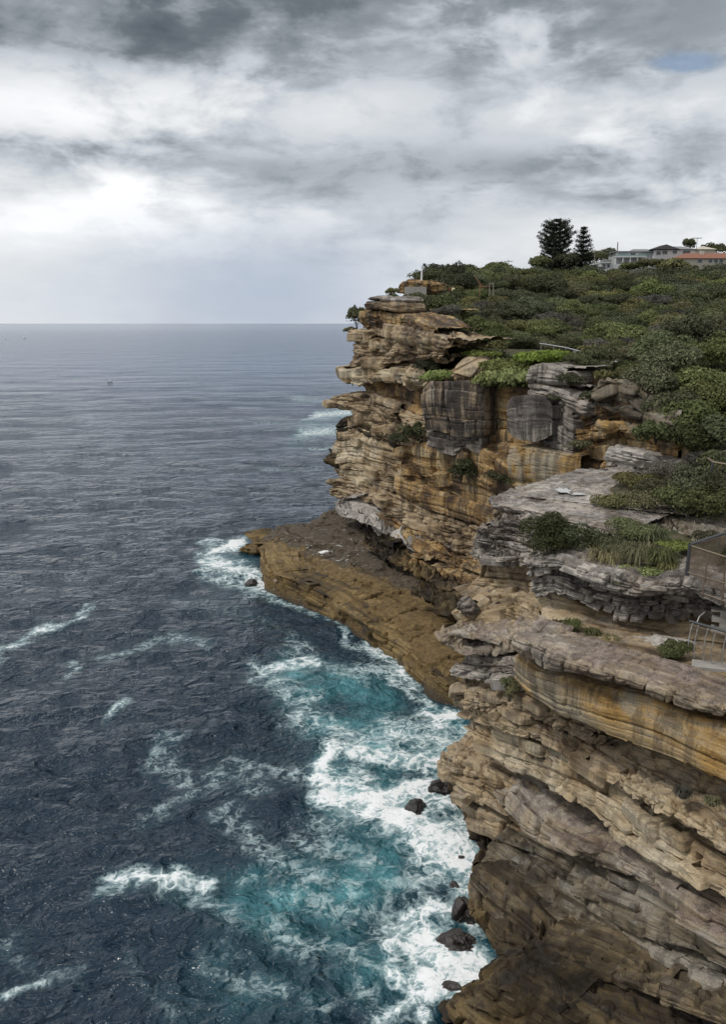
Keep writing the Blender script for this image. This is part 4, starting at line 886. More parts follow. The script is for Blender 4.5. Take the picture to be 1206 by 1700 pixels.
M['leaf_olive'] = leaf_mat('olive_heath_leaves', (.060, .062, .023), (.185, .172, .068))
M['needle'] = leaf_mat('dark_conifer_needles', (.012, .018, .010), (.040, .050, .026))
M['bark'] = plain('grey_brown_bark', (.075, .06, .048), .9, var=.3)
M['straw'] = leaf_mat('straw_grass', (.09, .085, .03), (.30, .27, .12))
def leaves(C, Nn, size, lr, asp=.55, jit=.48):
    """one small pointed blade per centre, turned roughly towards its normal; returns verts, quads, tint"""
    n = len(C)
    Nn = Nn + lr.normal(0, jit, (n, 3)); Nn /= np.linalg.norm(Nn, axis=1, keepdims=True) + 1e-9
    a = np.cross(Nn, lr.normal(0, 1, (n, 3))); a /= np.linalg.norm(a, axis=1, keepdims=True) + 1e-9
    b = np.cross(Nn, a)
    s = size * lr.uniform(.6, 1.35, (n, 1))
    V = np.stack([C - a * s, C - b * s * asp + Nn * s * .12, C + a * s, C + b * s * asp + Nn * s * .12], 1).reshape(-1, 3)
    F = np.arange(4 * n).reshape(n, 4)
    T = np.repeat(np.clip(lr.beta(2, 2.4, n), 0, 1), 4)
    return V, F, T
def bush_cloud(lr, r, h, nl, n, shell=.24, base=.15):
    """leaf centres on a cluster of overlapping lobes"""
    Lc = []
    for i in range(nl):
        a = lr.uniform(0, 6.283); q = math.sqrt(lr.uniform(0, 1)) * .68
        lz = h * (.35 + .5 * lr.uniform() * (1 - q * .6))
        Lc.append((q * r * math.cos(a), q * r * math.sin(a), lz, r * lr.uniform(.32, .52), h * lr.uniform(.24, .40)))
    Lc = np.array(Lc); k = lr.integers(0, nl, n)
    d = lr.normal(0, 1, (n, 3)); d /= np.linalg.norm(d, axis=1, keepdims=True); d[:, 2] = np.where(lr.uniform(size=n) < .8, np.abs(d[:, 2]), d[:, 2])
    rad = 1 - shell * lr.uniform(0, 1, n) ** 1.6
    rad *= 1 + .16 * vnoise(d[:, 0] * 3 + k, d[:, 1] * 3, d[:, 2] * 3)
    c = Lc[k, :3] + d * rad[:, None] * np.stack([Lc[k, 3], Lc[k, 3], Lc[k, 4]], 1)
    ok = c[:, 2] > base * h * .2
    return c[ok], d[ok]
def bush_mesh(name, seed, r=1., h=1., nl=9, n=1800, leaf=.09, mat=None, asp=.55, twigs=0, twig_r=.012):
    lr = np.random.default_rng(seed)
    C, d = bush_cloud(lr, r, h, nl, n)
    V, F, T = leaves(C, d, leaf, lr, asp)
    Vs, Fs, Ts = [V], [F], [T]
    me = mesh_from(name, V, F, mat, False, {'tint': T})
    return me
def stem_mesh(name, seed, r, h, n=7, rad=.03):
    lr = random.Random(seed); b = MB()
    for i in range(n):
        a = lr.uniform(0, 6.28); q = lr.uniform(.2, .65) * r
        mid = (q * .35 * math.cos(a + .3), q * .35 * math.sin(a + .3), h * .35)
        b.tube([(0.04 * math.cos(a), .04 * math.sin(a), -.15), mid, (q * math.cos(a), q * math.sin(a), h * lr.uniform(.6, .85))], rad, 5, rad * .3)
    me = bpy.data.meshes.new(name); me.from_pydata(b.v, [], b.f); me.update(); me.materials.append(M['bark'])
    return me
far_b = []
for i, (mt, hh, leaf) in enumerate((('leaf_dark', .85, .10), ('leaf_dark', 1.0, .10), ('leaf_mid', .8, .105), ('leaf_mid', 1.05, .10), ('leaf_olive', .7, .10), ('leaf_olive', .8, .09), ('leaf_grey', .75, .075))):
    far_b.append(bush_mesh('coastal_shrub', 100 + i, 1., hh, 17, 5000, leaf * .5, M[mt]))
bright_b = [bush_mesh('succulent_mat', 120 + i, 1., .42, 16, 2600, .055, M['leaf_bright'], .8) for i in range(2)]
EPn = np.array(EP)
def ground(x, y): return float(hill_z(np.array(x), np.array(y)))
taken = []
def put_shrub(me, x, y, s, z=None, sz=1., name='coastal_shrub', **props):
    o = bpy.data.objects.new(name, me); col.objects.link(o)
    o.location = (x, y, (ground(x, y) if z is None else z) - .12 * s)
    o.rotation_euler = (0, 0, random.uniform(0, 6.28)); o.scale = (s, s, s * sz)
    for k_, v_ in props.items(): o[k_] = v_
    taken.append((x, y, s)); return o
# shrubs of the hillside: nearest ones singly, the rest as one mass of scrub
lr = np.random.default_rng(42)
cx_ = lr.uniform(56, 250, 12000); cx0 = lr.uniform(2, 142, 12000)
sdc = poly_sd(cx0, cx_, EP); uu = cx0 / cx_
okc = (uu < .47) & (sdc > 1.6) & ~((cx_ < 66) & (uu < .28))
ra, rb = at(893, 584, D=92)[:2], at(985, 602, D=84)[:2]                      # keep the pathway and its railing clear
tt_ = np.clip(((cx0 - ra[0]) * (rb - ra)[0] + (cx_ - ra[1]) * (rb - ra)[1]) / ((rb - ra) @ (rb - ra)), 0, 1)
okc &= np.hypot(cx0 - ra[0] - tt_ * (rb - ra)[0], cx_ - ra[1] - tt_ * (rb - ra)[1]) > 4.2
cand = []; ca = np.zeros((0, 3))
for xx, yy, sd1 in zip(cx0[okc], cx_[okc], sdc[okc]):
    s_ = lr.uniform(1.7, 3.4) * (1.0 if yy > 95 else .72) * (1 if sd1 > 5 else .62) * (1.25 if yy > 150 else 1)
    if len(ca) and np.any((xx - ca[:, 0]) ** 2 + (yy - ca[:, 1]) ** 2 < (.60 * (s_ + ca[:, 2])) ** 2): continue
    cand.append((xx, yy, s_)); ca = np.array(cand)
zc_ = hill_z(np.array([c[0] for c in cand]), np.array([c[1] for c in cand]))
order = np.argsort([-(c[2] / c[1]) for c in cand])
HL = {0: 'dense dark green shrub in the scrub covering the hillside', 2: 'mid green rounded shrub in the scrub covering the hillside', 4: 'olive green heath shrub in the scrub covering the hillside', 6: 'bare grey twiggy shrub in the scrub covering the hillside'}
n_single = 240
MV, MF, MT = {}, {}, {}
for rank, i in enumerate(order):
    x_, y_, s_ = cand[i]
    kk = int(lr.choice(7, p=(.20, .18, .17, .13, .12, .09, .11)))
    if rank < n_single:
        lab = HL[kk - kk % 2]
        put_shrub(far_b[kk], x_, y_, s_, sz=lr.uniform(.75, 1.1), label=lab, category='shrub', group='shrubs of one kind on the hillside, ' + ('dark', 'mid', 'olive', 'grey')[kk // 2])
    else:
        key = ('leaf_dark', 'leaf_mid', 'leaf_olive')[min(2, kk // 2)]
        C, d = bush_cloud(lr, s_ * 1.12, s_ * lr.uniform(.75, 1.0), 8, 360)
        V, F, T = leaves(C, d, .17 if y_ < 160 else .21, lr)
        V = V + np.array([x_, y_, zc_[i] - .1])
        nb_ = sum(len(a) for a in MV.get(key, []))
        T = np.clip(T * lr.uniform(.5, 1.15), 0, 1)
        MV.setdefault(key, []).append(V); MF.setdefault(key, []).append(F + nb_); MT.setdefault(key, []).append(T)
scrub = empty('scrub', kind='stuff', label='far mass of dark green scrub running up the hillside', category='scrub')
for key in MV:
    obj('scrub_foliage', mesh_from('scrub_foliage', np.concatenate(MV[key]), np.concatenate(MF[key]), M[key], False, {'tint': np.concatenate(MT[key])}), scrub, kind='stuff')
# ------------------------------------------------------------------ plants one can tell apart
def bush(px, py, D, r, h, leaf_key, leaf, n, lab, nl=10, asp=.55, name='bush', stems=True, group=None, base_up=0.):
    c = at(px, py, D=D); sd_ = int(px * 7 + py)
    e = empty(name, c + np.array([0, 0, base_up]), label=lab, category='bush')
    if group: e['group'] = group
    obj('foliage', bush_mesh('foliage', sd_, r, h, nl, n, leaf, M[leaf_key], asp), e)
    if stems: obj('stems', stem_mesh('stems', sd_, r, h), e)
    return e
BR = 'bushes spilling down the slope at the edge of the picture'
# big bushes on the right
for (px, py, D, r, h, k, lab) in (
    (1075, 668, 61, 2.3, 2.6, 'leaf_mid', 'rounded green bush directly behind the dark overhanging rock'),
    (1125, 640, 63, 2.7, 2.9, 'leaf_mid', 'tall olive green bush at the crest of the big thicket'),
    (1185, 625, 64, 3.0, 3.0, 'leaf_mid', 'broad green bush topping the thicket at the picture edge'),
    (1128, 712, 57.5, 2.3, 2.6, 'leaf_mid', 'green bush in the middle of the thicket right of the orange wall'),
    (1190, 700, 57, 2.5, 2.8, 'leaf_dark', 'dark bush in the thicket at the picture edge'),
    (1090, 735, 56, 1.5, 1.5, 'leaf_mid', 'small light green bush below the dark overhanging rock'),
    (1150, 752, 53, 1.8, 1.8, 'leaf_dark', 'dark shrub just above the bare grey twigs'),
    (1206, 745, 52, 1.8, 2.0, 'leaf_mid', 'green bush behind the upper fence corner'),
    (1095, 618, 68, 2.8, 3.0, 'leaf_mid', 'rounded bush on the left shoulder of the big thicket'),
    (1150, 598, 70, 3.2, 3.4, 'leaf_mid', 'highest bush of the big thicket'),
    (1206, 592, 71, 3.2, 3.4, 'leaf_olive', 'olive bush at the back of the thicket on the picture edge'),
    (1105, 700, 59, 1.9, 2.0, 'leaf_dark', 'dark bush hanging over the end of the dark overhanging rock'),
    (1150, 725, 55.5, 2.1, 2.2, 'leaf_mid', 'green bush at the foot of the big thicket'),
    (1160, 672, 60, 2.4, 2.6, 'leaf_mid', 'broad leafy bush in the heart of the big thicket'),
    (1060, 640, 67, 1.8, 1.8, 'leaf_olive', 'olive bush where the thicket meets the short railing')):
    bush(px, py, D, r, h, k, .12, 4200, lab, 13, group=BR)
for (px, py, D, r, h, k, lf, lab) in (
    (1105, 800, 49, 1.5, 1.2, 'leaf_grey', .055, 'bare grey twiggy bush above the heath'),
    (1160, 790, 47.5, 1.2, 1.3, 'leaf_grey', .05, 'sparse grey brown bush below the upper fence'),
    (1060, 812, 49, 1.5, 1.0, 'leaf_olive', .06, 'olive heath bush behind the flat grey ledge'),
    (1015, 852, 45, 1.4, .95, 'leaf_olive', .06, 'low olive bush at the edge of the flat grey ledge'),
    (1070, 852, 44, 1.6, 1.1, 'leaf_olive', .06, 'brownish heath bush above the striped rocks'),
    (1130, 850, 43.5, 1.6, 1.4, 'leaf_dark', .075, 'dark glossy bush beside the brownish heath'),
    (1185, 862, 42.5, 1.8, 1.7, 'leaf_dark', .08, 'dark leafy bush above the near fence'),
    (1160, 835, 44.5, 1.7, 1.9, 'leaf_dark', .08, 'dark bush between the heath and the leafy bush'),
    (1105, 840, 45.5, 1.5, 1.5, 'leaf_olive', .065, 'olive heath bush below the bare grey twigs'),
    (1205, 800, 46.5, 1.6, 1.8, 'leaf_dark', .08, 'dark bush directly below the upper fence'),
    (1215, 840, 43, 1.8, 1.8, 'leaf_dark', .08, 'dark bush cut by the picture edge above the near fence'),
    (960, 862, 45, 1.2, .6, 'leaf_olive', .05, 'low yellowish heath spreading onto the flat ledge')):
    bush(px, py, D, r, h, k, lf, 4200, lab, 13)
bush(910, 940, 40.0, 1.6, 2.4, 'leaf_dark', .055, 8500, 'dense dark green bush hanging over the light grey ledges', 12)
bush(958, 928, 40.0, 1.4, 1.7, 'leaf_mid', .055, 5000, 'mid green bush beside the strappy grass', 10)
bush(1000, 925, 40.2, 1.2, 1.3, 'leaf_olive', .05, 4000, 'loose olive bush in the middle of the ledge garden', 10)
bush(1045, 905, 40.6, 1.3, 1.4, 'leaf_mid', .055, 4000, 'light green bush behind the strappy grass', 10)
bush(1196, 938, 36.6, .8, 1.0, 'leaf_dark', .05, 2500, 'dark bush seen through the near wire fence', 8)
bush(1172, 905, 38.6, .8, .7, 'leaf_olive', .05, 2000, 'olive tuft just above the near fence rail', 8)
bush(1122, 1096, 33.2, .72, .85, 'leaf_mid', .042, 5000, 'small round green bush below the curved handrail', 12)
bush(846, 1160, 38.2, .55, .9, 'leaf_olive', .05, 1500, 'dry grey green plant hanging from the notch under the purple ledge', 6)
bush(842, 1140, 38.6, .42, .5, 'leaf_mid', .05, 900, 'small leafy plant in the notch beside the yellow band', 6)
# cliff face plants of the headland
for (px, py, D, r, h, k, lf, n, lab) in (
    (593, 545, 111.5, 1.5, 2.8, 'leaf_dark', .16, 1500, 'dark wind-cut shrub leaning over the seaward lip of the headland'),
    (583, 556, 111, 1.1, .9, 'leaf_olive', .13, 700, 'low green cushion plant under the wind-cut shrub'),
    (688, 738, 89.5, 1.6, 2.3, 'leaf_mid', .13, 1600, 'bright green bush growing on a ledge left of the black block'),
    (664, 738, 92, 1.3, 1.4, 'leaf_dark', .13, 1200, 'darker bush on the ledge left of the black block'),
    (766, 800, 80.5, 1.7, 2.3, 'leaf_dark', .12, 2200, 'dark bush clinging to the orange wall'),
    (830, 800, 75.5, 1.4, 1.1, 'leaf_olive', .1, 1200, 'small olive bush at the foot of the orange wall'),
    (855, 806, 73, .9, .6, 'leaf_dark', .09, 700, 'low dark tuft between the orange wall and the flat ledge'),
    (708, 622, 89, 1.5, 1.5, 'leaf_dark', .13, 1500, 'dark bush on the shoulder above the black block'),
    (690, 596, 95, 1.6, 1.4, 'leaf_mid', .14, 1200, 'green bush in the gully beside the stacked slabs'),
    (945, 640, 69, 1.4, 1.0, 'leaf_dark', .1, 1500, 'dark cushion bush on the small terrace above the grey dome'),
    (920, 668, 69.6, 1.1, .7, 'leaf_olive', .09, 900, 'dry olive tuft on the ledge above the grey dome'),
    (985, 668, 66.5, 1.1, .9, 'leaf_mid', .09, 1200, 'small green bush wedged beside the dark overhanging rock'),
    (962, 748, 65.8, 1.0, .9, 'leaf_olive', .08, 1100, 'thin olive bush growing from the rubble slope'),
    (985, 610, 76, 2.3, 1.9, 'leaf_mid', .13, 2200, 'wide green bush in front of the pathway railing'),
    (650, 490, 112.5, 1.0, 1.0, 'leaf_olive', .14, 600, 'small tuft on top of the square cap blocks')):
    bush(px, py, D, r, h, k, lf, n, lab, 9)
for i, (px, py, D, r, h, k) in enumerate(((668, 522, 107, 1.7, 1.5, 'leaf_mid'), (690, 528, 105, 1.9, 1.7, 'leaf_olive'), (712, 548, 99, 1.8, 1.5, 'leaf_mid'), (728, 562, 95.5, 1.7, 1.5, 'leaf_dark'), (745, 574, 92, 1.8, 1.7, 'leaf_olive'), (700, 510, 112, 2.0, 1.8, 'leaf_dark'), (735, 535, 102, 2.2, 2.0, 'leaf_grey'), (762, 585, 89, 1.5, 1.3, 'leaf_dark'), (690, 562, 99, 1.2, 1.0, 'leaf_olive'), (655, 520, 109, 1.0, .9, 'leaf_olive'))):
    bush(px, py, D, r, h, k, .13, 1500, ('green shrub at the edge of the headland scrub just behind the cap blocks', 'olive shrub right of the cap blocks', 'green shrub above the stacked slabs of the headland', 'dark shrub above the gully of the headland', 'olive shrub left of the tilted boulder', 'dark shrub below the concrete wall of the lookout',
         'bare grey shrub on the headland shoulder', 'dark shrub just left of the tilted boulder', 'small olive shrub on the lip of the headland strata', 'small olive tuft against the cap blocks')[i], 9, name='headland_shrub')
# succulent mats
for (px, py, D, s, sz, lab) in (
    (835, 640, 78.5, 3.0, 1.4, 'bright green succulent mat draped over the rim of the orange wall'),
    (868, 636, 75.6, 2.8, 1.5, 'bright yellow green succulent mat beside the small square cliff'),
    (850, 615, 80, 3.2, 1.2, 'green ground cover above the bright succulents'),
    (735, 630, 86, 2.6, 1.2, 'green creeping mat below the tilted boulder'),
    (800, 590, 86, 2.0, 1.0, 'pale green creeping mat behind the tilted boulder'),
    (905, 598, 77, 3.2, 1.0, 'yellow green grass mat below the pathway railing'),
    (980, 925, 39.6, 1.2, 1.0, 'bright green succulent mat between the dark bush and the strappy grass'),
    (1000, 882, 42.4, 1.1, .8, 'bright green cushion behind the strappy grass'),
    (1075, 945, 37.2, 1.3, .7, 'green creeping mat at the foot of the strappy grass'),
    (1040, 958, 37.0, 1.1, .55, 'low green mat along the rim of the grey ledge'),
    (1010, 905, 40.6, 1.0, .8, 'yellow green cushion among the strappy grass'),
    (1125, 905, 38.6, 1.1, .6, 'green creeping mat between the grass and the striped rocks'),
    (672, 540, 103, 2.2, 1.0, 'bright green mat behind the cap blocks of the headland'),
    (705, 532, 106, 2.4, 1.0, 'green creeping mat on the headland shoulder')):
    c = at(px, py, D=D)
    o_ = obj('succulent_mat', bright_b[px % 2], label=lab, category='ground cover')
    o_.location = (c[0], c[1], c[2] - .15 * s); o_.scale = (s, s, s * sz); o_.rotation_euler = (0, 0, px)
# strappy tussocks
def tussock(name, px, py, D, r, h, n, mat, lab, width=.022, group=None):
    lr = np.random.default_rng(px + py); c = at(px, py, D=D)
    V, F, T = [], [], []
    for i in range(n):
        a = lr.uniform(0, 6.283); q = lr.uniform(0, .35) * r; rr = r * lr.uniform(.35, 1.0); hh = h * lr.uniform(.6, 1.1)
        d = np.array([math.cos(a), math.sin(a), 0]); s = np.array([-d[1], d[0], 0]) * width * lr.uniform(.6, 1.3)
        b0 = d * q; n0 = len(V) * 1
        prof = [(0, 0, 1), (.3, .62, .95), (.66, 1.0, .8), (1.0, .62 + lr.uniform(-.3, .25), .12)]
        base = sum(len(v) for v in V)
        pts = []
        for f, zf, wf in prof:
            pc = b0 + d * rr * f + np.array([0, 0, hh * zf]); pts += [pc - s * wf, pc + s * wf]
        V.append(np.array(pts)); tt = lr.beta(1.6, 2.2); T.append(np.full(8, tt))
        F += [(base + 2 * k_, base + 2 * k_ + 1, base + 2 * k_ + 3, base + 2 * k_ + 2) for k_ in range(3)]
    o_ = obj(name, mesh_from(name, np.concatenate(V), np.array(F), mat, False, {'tint': np.concatenate(T)}), label=lab, category='grass clump')
    if group: o_['group'] = group
    o_.location = (c[0], c[1], c[2] - .05); return o_
for (px, py, D, r, h, n, k, lab) in (
    (1062, 938, 38.0, 1.1, .95, 520, 'straw', 'large strappy grass clump with pale arching blades above the grey ledge'),
    (1100, 940, 37.2, .9, .8, 420, 'leaf_mid', 'green strappy grass clump next to the near fence post'),
    (1028, 930, 38.8, .95, .85, 480, 'leaf_olive', 'olive strappy grass clump beside the dry twigs'),
    (1080, 905, 40.0, 1.0, .9, 420, 'leaf_mid', 'green grass clump at the back of the ledge garden'),
    (1008, 942, 38.6, 1.0, .9, 420, 'straw', 'dry straw coloured grass at the rim of the grey ledge'),
    (1110, 950, 36.6, .6, .5, 220, 'straw', 'yellowish grass tuft right beside the near fence post'),
    (950, 1046, 37.2, .55, .5, 260, 'leaf_mid', 'strappy tuft at the foot of the pale cave wall'),
    (925, 1042, 38.0, .4, .38, 160, 'leaf_olive', 'small tuft nearest the tip of the purple ledge'),
    (985, 1056, 36.6, .5, .35, 220, 'leaf_olive', 'low grass strip behind the purple ledge'),
    (1015, 1066, 36.0, .5, .32, 220, 'leaf_olive', 'low grass strip midway between the tuft and the round bush'),
    (1050, 1078, 35.2, .45, .28, 200, 'leaf_olive', 'low grass strip left of the round bush'),
    (1135, 1322, 29.0, .42, .34, 260, 'leaf_grey', 'dry grey grass tuft on the cliff face under the yellow band'),
    (1184, 1335, 27.6, .35, .28, 200, 'straw', 'dry straw grass tuft on the cliff face near the picture edge'),
    (965, 858, 45.2, .8, .6, 260, 'leaf_olive', 'grass clump where the heath meets the flat ledge')):
    tussock('grass_clump', px, py, D, r, h, n, M[k], lab)

# tilted boulder above the black block, white patches on the flat ledge
o_ = obj('boulder', boulder_mesh('boulder', 1.7, 5.5, M['tan'], n=60, ax=(1.35, 1.0, .62), amp=.3), label='big tilted grey boulder lying above the black streaked block', category='boulder')
o_.location = tuple(at(782, 618, D=84.5)); o_.rotation_euler = (.2, -.35, .4)
o_ = obj('boulder', boulder_mesh('boulder', .9, 9.5, M['grey'], ax=(1.3, 1.0, .7), amp=.3), label='grey boulder half hidden in the scrub of the headland', category='boulder')
o_.location = tuple(at(768, 516, D=118)); o_.rotation_euler = (.2, .2, .4)
M['white_patch'] = plain('mottled_white', (.45, .45, .45), .5, var=.2, sc_=5)  # mottled off-white for the flat ragged patches
for (px, py, rx, ry, lab) in ((935, 814, .42, .7, 'ragged white patch on the flat grey ledge'), (962, 820, .4, .3, 'narrow white streak beside the larger patch on the flat ledge')):
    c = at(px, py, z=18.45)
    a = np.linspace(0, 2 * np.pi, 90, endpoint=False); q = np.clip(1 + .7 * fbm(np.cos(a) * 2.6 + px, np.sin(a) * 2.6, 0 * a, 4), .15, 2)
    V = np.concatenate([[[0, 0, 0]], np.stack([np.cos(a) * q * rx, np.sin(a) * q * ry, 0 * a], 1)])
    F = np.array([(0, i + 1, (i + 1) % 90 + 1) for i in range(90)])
    o_ = obj('pale_patch', mesh_from('pale_patch', V, F, M['white_patch'], True), label=lab, category='crust'); o_.location = tuple(c)

# ------------------------------------------------------------------ pines on the skyline
def pine(name, px, top_py, D, base_py, prof, whorls, nb, up, lab, tuft=.30, dens=16, seed=1, gap=None):
    base = at(px, base_py, D=D); H = at(px, top_py, D=D)[2] - base[2]
    g = ground(base[0], base[1]); base[2] = min(base[2], g) - .3
    H = at(px, top_py, D=D)[2] - base[2]
    e = empty(name, base, label=lab, category='tree', group='pines on the skyline')
    lr = np.random.default_rng(seed)
    b = MB(); b.tube([(0, 0, 0), (.05, 0, H * .5), (0, 0, H * .98)], .34, 8, .06)
    C, Nn = [], []
    limbs = MB()
    fs = np.linspace(.06, .985, whorls)
    for wi, f in enumerate(fs):
        L = float(np.interp(f, *prof))
        for j in range(nb):
            if lr.uniform() < .10: continue
            a = 6.283 * (j + .5 * (wi % 2)) / nb + lr.normal(0, .16); l = L * lr.uniform(.72, 1.08)
            z0 = f * H - l * .05
            s = np.linspace(.12, 1, max(4, int(l * 3.2)))
            rise = l * up * (s ** 2.0) - .12 * l * s
            pts = np.stack([np.cos(a) * l * s, np.sin(a) * l * s, z0 + rise], 1)
            limbs.tube([(0, 0, z0), tuple(pts[len(pts) // 2]), tuple(pts[-1])], .05, 4, .015)
            for q, sv in zip(pts, s):
                k_ = int(dens * (.35 + .65 * sv))
                C.append(q + lr.normal(0, .16 + .09 * sv, (k_, 3))); Nn.append(lr.normal(0, 1, (k_, 3)) + np.array([0, 0, .6]))
    C = np.concatenate(C); Nn = np.concatenate(Nn)
    ok = C[:, 2] < H
    V, F, T = leaves(C[ok], Nn[ok], tuft, lr, .28)
    b.build('trunk', M['bark'], e); limbs.build('branches', M['bark'], e, kind='stuff')
    obj('crown', mesh_from('crown', V, F, M['needle'], False, {'tint': T}), e)
    return e
pine('pine_tree', 922, 364, 236, 448, ([0, .1, .35, .5, .68, .82, .93, 1], [4.6, 5.2, 4.2, 3.9, 4.7, 4.6, 3.0, .6]), 15, 10, .42, 'big dark pine with a broad rounded top on the skyline', .27, 26, 3)
pine('pine_tree', 967, 377, 232, 446, ([0, .12, .4, .7, 1], [3.2, 3.8, 3.2, 2.2, .5]), 12, 9, .36, 'smaller conical pine with tiered branches right of the big pine', .24, 24, 4)

# ------------------------------------------------------------------ houses on the hill
M['white_wall'] = plain('white_render', (.52, .53, .53), .75, var=.06)
M['cream_wall'] = plain('cream_render', (.46, .43, .36), .8, var=.05)
M['grey_roof'] = plain('grey_roof_sheet', (.17, .175, .18), .6)
M['dark_roof'] = plain('charcoal_roof_sheet', (.07, .07, .075), .6)
M['red_roof'] = plain('terracotta_tiles', (.22, .095, .06), .9, var=.2, sc_=3)
M['glass'] = plain('window_glass', (.035, .045, .05), .08, var=.1)
M['green_glass'] = plain('pale_balcony_glass', (.23, .31, .30), .1, var=.05)
M['timber'] = plain('grey_weathered_timber', (.23, .20, .165), .9, var=.25)
M['steel'] = plain('galvanised_steel', (.42, .43, .43), .45, .6)
M['dark_steel'] = plain('dark_painted_steel', (.055, .058, .062), .5, .3)
M['brown_steel'] = plain('tan_painted_steel', (.17, .13, .092), .5, .3)
M['concrete'] = plain('grey_concrete', (.30, .285, .26), .9, var=.2, sc_=2)
M['white_paint'] = plain('white_paint', (.72, .73, .73), .5, var=.05)
M['timber_red'] = plain('reddish_timber', (.24, .12, .065), .85, var=.2)
def HX(px, D): return at(px, 430, D=D)[0]
def HZ(py, D): return at(603, py, D=D)[2]
def window(parent, x0, x1, z0, z1, y, panes=2, glass='glass', frame='white_wall'):
    f = MB(); w_ = .10
    f.box((x0 - w_, y - .10, z0 - w_), (x1 + w_, y - .02, z0)); f.box((x0 - w_, y - .10, z1), (x1 + w_, y - .02, z1 + w_))
    f.box((x0 - w_, y - .10, z0), (x0, y - .02, z1)); f.box((x1, y - .10, z0), (x1 + w_, y - .02, z1))
    fo_ = f.build('window', M[frame], parent)
    dx_ = (x1 - x0) / panes
    for i in range(panes):
        MB().box((x0 + i * dx_ + .03, y - .06, z0), (x0 + (i + 1) * dx_ - .03, y - .03, z1)).build('pane', M[glass], fo_)
    return fo_
def local(e):
    return lambda px, py, D: (HX(px, D) - e.location.x, D - e.location.y, HZ(py, D) - e.location.z)
def house(name, px, D, lab):
    x = HX(px, D); e = empty(name, (x, D, ground(x, D) - .3), label=lab, category='house'); return e, (lambda p: HX(p, D) - x), (lambda q: HZ(q, D) - (ground(x, D) - .3))
D = 250
e, fx, fz = house('house', 1090, D, 'white two storey house with grey roofs and green glass balcony on the ridge')
MB().box((fx(1086), 0, 0), (fx(1153), 9, fz(415))).build('wall', M['white_wall'], e)
MB().box((fx(1026), 1.5, 0), (fx(1086) - .01, 9, fz(418))).build('wing', M['white_wall'], e)
r_ = MB()
x0, x1, zt = fx(1083), fx(1156), fz(414)
r_.add([(x0, -.6, zt), (x1, -.6, zt), (x1, 9.6, zt), (x0, 9.6, zt), (x0 + 3, 4, fz(407)), (x1 - 3, 4, fz(407))], [(0, 1, 5, 4), (1, 2, 5), (2, 3, 4, 5), (3, 0, 4), (0, 3, 2, 1)])
r_ = r_.build('roof', M['grey_roof'], e)
g_ = MB(); xg = fx(1104); g_.add([(xg - 4, -.9, zt), (xg + 4, -.9, zt), (xg, -.9, fz(406)), (xg - 4, 5, zt), (xg + 4, 5, zt), (xg, 5, fz(405.5))], [(0, 1, 2), (3, 5, 4), (0, 2, 5, 3), (1, 4, 5, 2)]).build('gable', M['dark_roof'], r_)
MB().box((fx(1022), .6, fz(418) + .003), (fx(1087), 9.5, fz(416.4))).build('wing_roof', M['grey_roof'], e)
MB().add([(fx(1052), .9, fz(416.4)), (fx(1084), .9, fz(416.4)), (fx(1084), 9, fz(416.4)), (fx(1052), 9, fz(416.4)), (fx(1060), 5, fz(411)), (fx(1084), 5, fz(411))], [(0, 1, 5, 4), (1, 2, 5), (2, 3, 4, 5), (3, 0, 4)]).build('upper_roof', M['grey_roof'], e)
for a_, b_, c_, d_ in ((1090, 1097, 417, 423), (1100, 1108, 416, 422), (1117, 1124, 415.5, 421), (1134, 1146, 416, 422)): window(e, fx(a_), fx(b_), fz(d_), fz(c_), 0)
window(e, fx(1030), fx(1046), fz(424), fz(419.5), 1.5, 4, 'green_glass'); window(e, fx(1050), fx(1058), fz(424), fz(419.5), 1.5, 2); window(e, fx(1064), fx(1082), fz(425), fz(419.5), 1.5, 4, 'green_glass')
bal = MB().box((fx(1018), -2.2, fz(428)), (fx(1070), 1.5, fz(426.6))).build('balcony', M['white_wall'], e)
MB().box((fx(1019), -2.15, fz(426.6) + .002), (fx(1069), -2.1, fz(424.2))).build('balustrade', M['green_glass'], bal)
for q in (1020, 1032, 1044, 1056, 1068): MB().box((fx(q) - .12, -2.0, 0), (fx(q) + .12, -1.75, fz(428))).build('post', M['white_wall'], bal)
D = 244
e, fx, fz = house('house', 1010, D, 'small white flat roofed building below the big white house')
MB().box((fx(999), 0, 0), (fx(1016), 6, fz(437))).build('wall', M['white_wall'], e)
MB().box((fx(998), -.4, fz(437) + .003), (fx(1017), 6.3, fz(435.5))).build('roof', M['white_wall'], e)
MB().box((fx(1016) + .01, .5, 0), (fx(1064), 6, fz(438))).build('terrace', M['white_wall'], e)
MB().add([(fx(1006), 3, fz(435)), (fx(1022), 3, fz(435)), (fx(1020), 3, fz(429)), (fx(1009), 3, fz(430)), (fx(1006), 7, fz(435)), (fx(1022), 7, fz(435)), (fx(1020), 7, fz(429)), (fx(1009), 7, fz(430))], [(0, 1, 2, 3), (7, 6, 5, 4), (3, 2, 6, 7), (0, 3, 7, 4), (1, 5, 6, 2)]).build('shed_roof', M['grey_roof'], e)
window(e, fx(1002), fx(1007), fz(444), fz(438.5), 0, 1); window(e, fx(1009.5), fx(1014), fz(444), fz(438.5), 0, 1)
D = 240
e, fx, fz = house('house', 1180, D, 'low house with a terracotta tiled roof and cream chimney at the picture edge')
MB().box((fx(1128), 0, 0), (fx(1250), 9, fz(429))).build('wall', M['cream_wall'], e)
x0, x1, zt = fx(1124), fx(1254), fz(429)
rf = MB(); rf.add([(x0, -.7, zt), (x1, -.7, zt), (x1, 9.7, zt), (x0, 9.7, zt), (x0 + 4, 4.5, fz(418)), (x1 - 4, 4.5, fz(418))], [(0, 1, 5, 4), (1, 2, 5), (2, 3, 4, 5), (3, 0, 4), (0, 3, 2, 1)])
